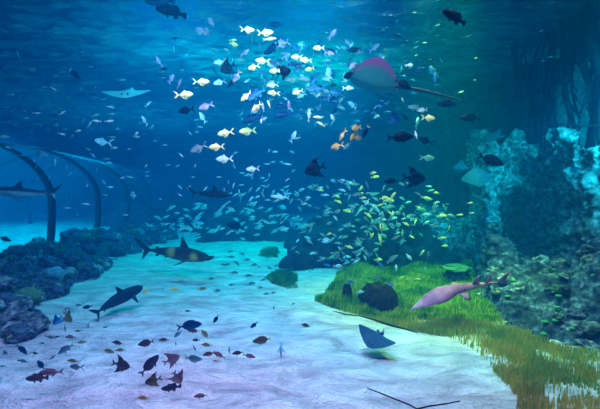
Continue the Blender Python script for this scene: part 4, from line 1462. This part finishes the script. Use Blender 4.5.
    ('oval', 'olive', 176, 344, 6, 90, 5.6, 40, None, 'tiny olive fish seen head on in the sand group'),
    ('oval', 'maroon', 196, 340, 8, 178, 5.6, 5, None, 'small round maroon fish in the middle of the sand group'),
    ('snapper', 'olive', 207, 345, 12, 178, 5.5, 5, 'yellow', 'olive green fish level right below the yellow-tailed dark olive one'),
    ('slim', 'grey', 195, 349, 8, 120, 5.4, 5, None, 'pale grey fish upright above the dark teal oval fish'),
    ('slim', 'dark', 188, 311, 8, 180, 6.6, 0, None, 'small dark fish above the large navy fish on brighter sand'),
    ('oval', 'dark', 216, 319, 10, 235, 6.2, 0, None, 'small dark fish slanting down, upper right of the large navy fish'),
    ('oval', 'navy', 254, 325, 10, 220, 6.2, 0, None, 'dark navy fish slanting above the brown yellow-tailed fish'),
    ('oval', 'brown', 262, 340, 20, 188, 5.5, 5, 'yellow', 'brown oval fish with yellow-green tail, alone at the right of the sand group'),
    ('snapper', 'brown', 209, 354, 14, 195, 5.2, 5, None, 'brown fish arched over the dark teal oval fish'),
    ('snapper', 'pink', 219, 355, 15, 155, 5.1, 5, 'yellow', 'pinkish brown fish with yellow tail pointing down'),
    ('oval', 'olive', 229, 351, 8, 90, 5.3, 30, None, 'small olive fish upright between the brown pair and maroon fish'),
    ('snapper', 'maroon', 238, 353, 13, 190, 5.2, 5, 'yellow', 'maroon fish with yellow tail left of the last pink fish'),
    ('snapper', 'pink', 249, 356, 14, -12, 5.1, 5, None, 'pink fish at the right end of the row over the sand'),
    ('snapper', 'gold', 216, 361, 7, 180, 5.0, 5, None, 'tiny yellowish fish under the pinkish brown one'),
    ('batfish', 'cyan', 281, 352, 15, 95, 5.2, 55, None, 'blue-green fish seen from the front with a dark side fin'),
    ('oval', 'brown', 305, 325, 10, -20, 6.0, 5, None, 'dark brown fish alone on the sand left of the seagrass tip'),
    ('slim', 'dark', 88, 326, 6, 80, 6.2, 0, None, 'tiny dark upright fish right of the thin dark fish'),
    ('oval', 'navy', 87, 307, 10, 190, 7.0, 5, None, 'small navy fish left of the reef shark'),
    ('snapper', 'teal', 95, 279, 9, 180, 8.5, 5, None, 'teal fish at the sandy edge of the rock bank'),
    ('grouper', 'dark', 235, 226, 18, 165, 10.5, 5, None, 'dark round fish over the far rock mound'),
    ('snapper', 'dark', 4, 239, 14, -20, 9.5, 10, None, 'dark fish at the frame edge before the tunnel glass'),
    ('snapper', 'cyan', 41, 154, 16, -12, 9.0, 5, None, 'pale blue fish above the nearest tunnel rib'),
    ('trevally', 'cyan', 103, 142, 11, 170, 8.4, 50, None, 'bright cyan round fish over the second tunnel rib'),
    ('trevally', 'cyan', 134, 195, 12, 175, 8.6, 45, None, 'bright cyan round fish beside the third tunnel rib'),
    ('slim', 'yellow', 195, 166, 5, 60, 8.6, 10, None, 'tiny yellow fish above the dark small hammerhead'),
    ('snapper', 'yellow', 174, 289, 10, 5, 7.6, 5, None, 'pale yellow fish over the cyan sand below the big hammerhead'),
    ('snapper', 'olive', 202, 289, 10, 4, 7.8, 5, 'yellow', 'yellow-green fish right of the pale yellow one below the hammerhead'),
    ('snapper', 'yellow', 146, 291, 9, 225, 7.6, 5, None, 'yellow fish slanting down right of the reef shark'),
    ('slim', 'silver', 280, 197, 20, 175, 8.6, 5, None, 'long pale arched fish above the far rock mound'),
    ('slim', 'white', 37, 113, 8, 2, 8, 0, None, 'bright white fish in the school above the tunnel, whitest of the level ones'),
    ('slim', 'white', 62, 113, 9, 30, 8, 0, None, 'bright white fish rising in the school above the tunnel'),
    ('slim', 'white', 109, 121, 10, 5, 8, 0, None, 'white-lilac fish level, rear one of a nose to tail pair'),
    ('slim', 'white', 97, 121, 10, 172, 8, 0, None, 'white-lilac fish level, front one of a nose to tail pair'),
    ('slim', 'white', 54, 89, 8, -32, 8, 0, None, 'bright white fish slanting down below the dark white-tailed fish'),
    ('slim', 'white', 62, 134, 8, -15, 8, 0, None, 'white fish just above the crown of the second rib'),
    ('slim', 'white', 7, 147, 9, -18, 8, 0, None, 'white fish in front of the nearest tunnel rib crown'),
    ('trevally', 'cyan', 32, 69, 10, -15, 8, 20, None, 'spotted pale fish alone in the dark blue top corner'),
    ('trevally', 'cyan', 145, 121, 9, 110, 8, 40, None, 'cyan deep-bodied fish upright at the end of the tunnel school'),
    ('trevally', 'silver', 136, 134, 7, 30, 8, 30, None, 'small greyish round fish below the cyan upright fish'),
]
for kind, col, px, py, ln, hd, d, yaw, tc_, lab in T:
    if py > HORIZON + 20:
        d = min(d, gdist(py + 5) * 0.9)
    put_fish(kind, col, px, py, ln, hd, d, lab, yaw=yaw * random.choice((-1, 1)), tailcol=tc_)

# dark fish over the bright sand
for px, py, ln, hd in [(234, 273, 10, 2), (248, 276, 10, 4), (254, 265, 8, 8), (247, 260, 8, 10), (231, 257, 8, -5), (236, 263, 9, -40), (227, 265, 8, 20), (251, 284, 11, 14), (260, 288, 7, 10),
                       (266, 294, 8, 2), (273, 293, 7, 12), (263, 280, 7, 20), (242, 254, 7, -30), (259, 267, 5, 0), (211, 279, 8, 5), (217, 291, 9, 6), (223, 265, 7, -12), (231, 285, 7, 8), (269, 268, 7, -30), (276, 266, 6, 10), (293, 304, 5, 30), (274, 308, 5, 85), (276, 257, 6, 0), (230, 252, 7, 5)]:
    put_fish('snapper', 'teal', px, py, ln, hd, gdist(py + 8) * 0.9, 'small dark teal fish scattered over the bright cyan sand', 'teal fish over the cyan sand', detail=False, name='small_reef_fish')

# ---- schools of tiny fish
def school(pts, kinds, cols, label, group, name, dr=(8, 12)):
    for px, py, ln, hd in pts:
        d = random.uniform(*dr)
        if py > HORIZON + 12: d = min(d, gdist(py + 4) * 0.93)
        put_fish(random.choice(kinds), random.choice(cols), px, py, ln, hd, d, label, group, yaw=random.uniform(-35, 35), detail=False, name=name)


left_pts = [(18, 55, 7, 80), (2, 73, 7, -20), (55, 76, 7, 5), (63, 72, 7, 0), (44, 87, 7, 0), (66, 97, 9, -20), (81, 88, 8, -25), (95, 88, 6, 45), (11, 94, 6, 0), (20, 96, 9, 2), (82, 52, 7, 5), (106, 37, 9, 12), (80, 40, 7, 0), (90, 67, 6, 5),
            (104, 99, 7, 0), (122, 80, 7, 10), (143, 83, 6, -25), (5, 107, 6, 0), (14, 110, 7, 15), (24, 111, 8, -10), (54, 112, 6, 0), (26, 118, 5, 0), (8, 121, 10, -6), (15, 125, 9, -5), (38, 124, 10, -22), (56, 125, 6, 5), (32, 131, 6, 45),
            (48, 130, 3, 0), (65, 129, 7, 5), (72, 136, 7, 20), (4, 137, 9, 3), (110, 107, 8, -10), (112, 114, 7, 3), (95, 115, 10, 10), (90, 124, 8, 70), (83, 121, 6, 80), (117, 129, 7, 5), (112, 137, 7, 0), (112, 140, 6, 0), (78, 131, 7, 10),
            (137, 137, 7, 0), (140, 123, 5, 0), (114, 148, 7, 5), (88, 149, 7, -25), (129, 149, 4, 0), (148, 104, 9, 55), (23, 155, 6, 0), (34, 161, 4, 80), (36, 167, 4, 80), (55, 162, 8, 80), (66, 167, 8, -60), (70, 174, 5, 40), (49, 178, 5, 80),
            (93, 155, 6, -60), (107, 159, 6, 0), (108, 163, 8, 0), (97, 170, 4, 80), (122, 178, 5, 15), (130, 177, 7, -15), (104, 182, 6, -60), (110, 187, 6, -5), (105, 195, 8, -10), (87, 186, 4, 80), (146, 166, 4, 60), (147, 172, 5, 0), (147, 176, 5, 0),
            (162, 72, 6, 10), (163, 78, 7, 0), (174, 50, 7, 85), (186, 55, 6, 50), (182, 70, 5, 0), (196, 88, 6, 5), (152, 127, 7, 50), (190, 133, 6, -50), (197, 132, 4, 0), (196, 120, 6, 10), (200, 127, 7, -10), (222, 131, 5, 0), (155, 141, 5, 0), (165, 145, 5, 0),
            (168, 165, 6, 0), (177, 166, 7, 10), (181, 155, 6, -50), (193, 177, 4, 0), (180, 187, 6, -50), (189, 187, 6, 30), (180, 195, 6, -30), (205, 189, 7, 45), (219, 177, 5, 0), (160, 199, 4, 0), (29, 213, 8, 15), (67, 208, 7, 0), (86, 204, 8, -10), (77, 215, 6, 20), (126, 215, 7, 0), (118, 236, 6, 60)]
school(left_pts, ['slim', 'slim', 'snapper'], ['silver', 'cyan', 'cyan', 'white'], 'tiny pale blue fish in the loose school over the arched tunnel', 'tiny fish of the tunnel school', 'small_silver_fish', (8, 12))


def scatter(n, cx, cy, rx, ry, lmin, lmax, seed, hd=None, jitter=40):
    r = random.Random(seed)
    out_ = []
    while len(out_) < n:
        a, q = r.uniform(0, 2 * PI), math.sqrt(r.random()) ** 1.1
        x, y = cx + rx * q * math.cos(a), cy + ry * q * math.sin(a)
        h = (r.choice((0, 180)) if hd is None else hd) + r.gauss(0, jitter)
        out_.append((x, y, r.uniform(lmin, lmax), h))
    return out_


# the swarm round the big ray
cloud = scatter(120, 340, 82, 78, 44, 4, 9, 1, jitter=45) + scatter(40, 300, 115, 80, 26, 4, 8, 2) + scatter(26, 245, 62, 40, 26, 5, 9, 3)
cloud = [c for c in cloud if not (347 < c[0] < 400 and 66 < c[1] < 97)]
school(cloud, ['trevally', 'slim', 'snapper'], ['cyan', 'silver', 'blue', 'teal', 'lilac', 'blue'], 'tiny silver-blue fish in the dense swarm round the big stingray', 'tiny fish of the swarm round the stingray', 'small_swarm_fish', (7.8, 12))
more = scatter(75, 330, 76, 72, 36, 7, 12, 41, jitter=50)  # extra fish of mixed body shapes, added to thicken the swarm
more = [c for c in more if not (345 < c[0] < 402 and 62 < c[1] < 99)]
school(more, ['trevally', 'snapper', 'batfish', 'trevally'], ['blue', 'teal', 'lilac', 'navy', 'cyan', 'silver'], 'small blue or lilac fish in the dense swarm round the big stingray', 'blue fish of the swarm round the stingray', 'extra_swarm_fish', (7.8, 10.5))
# fish between swarm and rocks
mid = [(235, 153, 7, 20), (234, 166, 7, -60), (247, 175, 7, 20), (242, 173, 7, 0), (252, 178, 5, 80), (228, 183, 6, 85), (267, 164, 7, 0), (287, 164, 10, -10), (293, 171, 6, 30), (287, 180, 6, 35), (268, 186, 6, 60), (250, 190, 8, 55), (243, 195, 8, 40),
       (235, 195, 7, 30), (282, 190, 6, -20), (286, 187, 8, 20), (273, 193, 8, 60), (257, 197, 7, 20), (251, 199, 7, 50), (297, 193, 6, -40), (275, 152, 6, 0), (292, 152, 6, -30), (269, 151, 5, 70), (281, 162, 5, 0), (273, 162, 5, 0), (241, 185, 6, 0),
       (262, 178, 6, 0), (301, 190, 8, 20), (304, 204, 7, 10)]
school(mid + scatter(26, 262, 190, 40, 16, 5, 8, 9, hd=30), ['slim', 'snapper'], ['cyan', 'silver', 'cyan'], 'tiny cyan fish in the open water between swarm and far rocks', 'tiny cyan fish above the far rocks', 'small_cyan_fish', (9, 13))
# pale school in front of the far rocks
school(scatter(105, 228, 221, 84, 19, 5, 10, 12, hd=8, jitter=22), ['snapper', 'slim', 'oval'], ['cyan', 'silver', 'cyan'], 'pale blue fish in the level school before the far rock mounds', 'pale fish before the far rock mounds', 'small_pale_fish', (12, 16))
# green school
gr = scatter(150, 340, 222, 62, 42, 5, 9, 21, jitter=35) + scatter(78, 405, 212, 55, 30, 5, 9, 22, jitter=45)
school([g for g in gr if g[1] < 268], ['snapper', 'snapper', 'oval'], ['green', 'green', 'teal', 'cyan'], 'small green-blue fish in the crowded school above the seagrass', 'green-blue fish above the seagrass', 'small_green_fish', (7.5, 11))
lime = [(373, 173, 8, 10), (375, 177, 8, 5), (360, 194, 8, 20), (363, 198, 7, 5), (384, 198, 9, 10), (393, 196, 9, 60), (388, 200, 10, 10), (380, 205, 6, 20), (390, 201, 8, 0), (436, 193, 8, -8), (426, 198, 9, -15), (442, 216, 9, 2), (442, 238, 9, 5),
        (378, 260, 9, 10), (406, 224, 8, -30), (380, 228, 9, 80), (383, 227, 8, 100), (380, 239, 9, 100), (347, 211, 8, -15), (339, 202, 8, -30), (368, 215, 9, -40), (418, 207, 6, -30), (390, 213, 6, -50), (417, 279, 7, 3), (401, 278, 8, 20),
        (422, 253, 8, 40), (320, 190, 8, -10), (337, 196, 7, -30), (415, 222, 7, 40), (372, 236, 8, 60), (349, 247, 9, -20), (361, 188, 6, 60), (329, 234, 6, 20), (449, 229, 7, 70), (412, 237, 6, -30), (470, 203, 6, 10), (445, 246, 6, 0), (460, 215, 6, 5)]
school(lime, ['snapper'], ['lime'], 'bright yellow-green fish among the crowded school above the seagrass', 'yellow-green fish above the seagrass', 'small_yellow_fish', (7, 9))
blue = [(392, 259, 14, 35), (380, 264, 10, -40), (409, 257, 9, -50), (396, 268, 7, 85), (390, 284, 9, -25), (350, 282, 8, 0), (360, 292, 9, 5), (377, 277, 9, 0), (322, 258, 8, -30), (327, 265, 8, -15), (338, 266, 9, 0), (337, 257, 8, 30), (346, 259, 9, 20), (365, 258, 8, -60), (336, 253, 8, 5), (356, 252, 9, 0), (370, 255, 8, 0), (428, 255, 8, 80), (425, 270, 6, 85)]
school(blue, ['oval', 'snapper'], ['blue', 'teal', 'cyan'], 'small blue fish skimming the top of the green seagrass', 'blue fish skimming the seagrass', 'small_blue_fish', (7, 9))
# specks under the surface at the right
school(scatter(34, 410, 42, 50, 30, 3, 6, 31), ['slim'], ['white', 'cyan', 'green', 'teal'], 'tiny speck-like fish under the surface right of the swarm', 'speck fish under the surface', 'tiny_fish', (9, 13))
school([(476, 58, 5, 20), (550, 57, 7, 10), (543, 61, 5, 0), (558, 57, 5, 0), (541, 31, 5, 20), (475, 80, 4, 0), (461, 92, 5, 20), (472, 213, 5, 0), (536, 155, 6, 30)], ['slim'], ['cyan', 'silver'], 'tiny pale fish alone in the shaded water by the cliff', 'tiny pale fish by the cliff', 'tiny_fish', (7.5, 9))
# dusky fish by the lower left rubble
school([(4, 353, 12, 10), (12, 341, 10, -10), (28, 331, 9, 20), (30, 310, 9, 0), (14, 309, 10, 5), (44, 330, 9, 5), (38, 305, 8, 10), (56, 337, 8, 0), (2, 366, 8, 0), (35, 353, 9, 0), (66, 309, 8, 30), (78, 305, 7, 0)],
       ['snapper', 'slim'], ['teal', 'dark', 'grey'], 'dusky small fish milling by the lower rubble and sand edge', 'dusky fish by the rubble', 'small_dusky_fish', (5.6, 6.2))

# ================================================================== WATER AND LIGHT
w = bpy.data.worlds.new('water')
SC.world = w
w.use_nodes = True
nt = w.node_tree
nt.nodes.clear()
out = nt.nodes.new('ShaderNodeOutputWorld')
bg = N(nt, 'ShaderNodeBackground', Color=(0.0, 0.05, 0.12, 1), Strength=0.0)
sc_ = N(nt, 'ShaderNodeVolumeScatter', Density=0.020, Anisotropy=0.0)
sc_.inputs['Color'].default_value = (0.0, 0.39, 0.90, 1)
ab_ = N(nt, 'ShaderNodeVolumeAbsorption', Density=0.12)
ab_.inputs['Color'].default_value = (0.0, 0.84, 0.95, 1)
ads = N(nt, 'ShaderNodeAddShader')
nt.links.new(sc_.outputs[0], ads.inputs[0]); nt.links.new(ab_.outputs[0], ads.inputs[1])
nt.links.new(bg.outputs[0], out.inputs['Surface'])
nt.links.new(ads.outputs[0], out.inputs['Volume'])


LAMPS = []


def lamp(name, loc, size, power, col, target=None, spread=120, sy=None):
    ld = bpy.data.lights.new(name, 'AREA')
    ld.shape = 'RECTANGLE' if sy else 'SQUARE'
    ld.size = size
    if sy: ld.size_y = sy
    ld.energy = power
    ld.color = col
    ld.spread = math.radians(spread)
    o = bpy.data.objects.new(name, ld)
    COL.objects.link(o)
    LAMPS.append(o)
    o.location = loc
    t = Vector(target) if target else Vector((loc[0], loc[1], 0))
    o.rotation_euler = (t - Vector(loc)).to_track_quat('-Z', 'Y').to_euler()
    return o


lamp('pool_lamp', (-3.5, 14, 12), 1.2, 640, (0.0, 0.84, 1.0), spread=100)
lamp('pool_lamp', (-9, 26, 16), 5, 1000, (0.1, 0.78, 1.0), spread=100)
lamp('pool_lamp', (2, 27, 16), 5, 800, (0.1, 0.92, 1.0), spread=100)
lamp('pool_lamp', (0.3, 6.8, 12), 0.6, 520, (0.0, 0.72, 1.0), spread=85)
lamp('pool_lamp', (0.5, 16, 12), 2, 1100, (0.0, 0.95, 0.6), spread=90)
lamp('front_fill', (-0.8, 4.4, 6.8), 4, 640, (1.0, 0.22, 0.52), target=(-0.9, 5.2, 0), spread=125, sy=1.0)  # unseen fill, added to tint the near sand lavender
lamp('front_fill', (3.6, 4.2, 6.8), 1.5, 95, (1.0, 0.75, 0.30), target=(3.8, 5.2, 0), spread=90, sy=1.0)  # unseen warm fill, added to lift the brown seagrass corner
lamp('swarm_fill', (-0.5, 1.5, 6.6), 2, 215, (0.90, 0.66, 0.48), target=(-0.5, 8.5, 4.6), spread=70, sy=1)  # unseen fill added to brighten the cream fish from the front
lamp('meadow_fill', (3.0, 8.4, 6.8), 1.5, 290, (1.0, 0.66, 0.05), target=(3.0, 8.6, 0), spread=58)  # added fill that brings out the green of the seagrass
lamp('cliff_fill', (7.6, 8.6, 6.9), 1.5, 110, (0.04, 0.80, 1.0), target=(7.4, 10.6, 2), spread=62)  # fill added above the pale cliff to brighten it
lamp('cliff_fill', (6.6, 5.0, 4.4), 1.8, 130, (0.04, 0.80, 1.0), target=(7.2, 11.0, 2.7), spread=50)  # second added cliff fill, out of frame at the side
lamp('root_fill', (8.2, 12.9, 6.9), 2.4, 7, (0.1, 1.0, 1.0), target=(8.6, 13.9, 3.6), spread=90)  # weak fill added behind the roots to light the teal face
lamp('tunnel_fill', (-18.5, 21, 6.0), 3, 800, (0.0, 0.75, 1.0), spread=110, sy=14)  # unseen fill added to brighten the sand beyond the tunnel
lamp('tunnel_fill', (-12.6, 18, 4.3), 2, 620, (0.0, 0.80, 1.0), spread=130, sy=14)  # added fill inside the tunnel, brightens its interior

SC.render.film_transparent = False
cy = SC.cycles
cy.use_denoising = True
cy.max_bounces = 6
cy.diffuse_bounces = 2
cy.glossy_bounces = 2
cy.transmission_bounces = 2
cy.transparent_max_bounces = 8
cy.volume_bounces = 1
cy.sample_clamp_indirect = 3.0
cy.sample_clamp_direct = 12.0
vs = SC.view_settings
vs.view_transform = 'Standard'
vs.look = 'None'
vs.exposure = 0.0
vs.gamma = 1.0
vs.use_curve_mapping = False
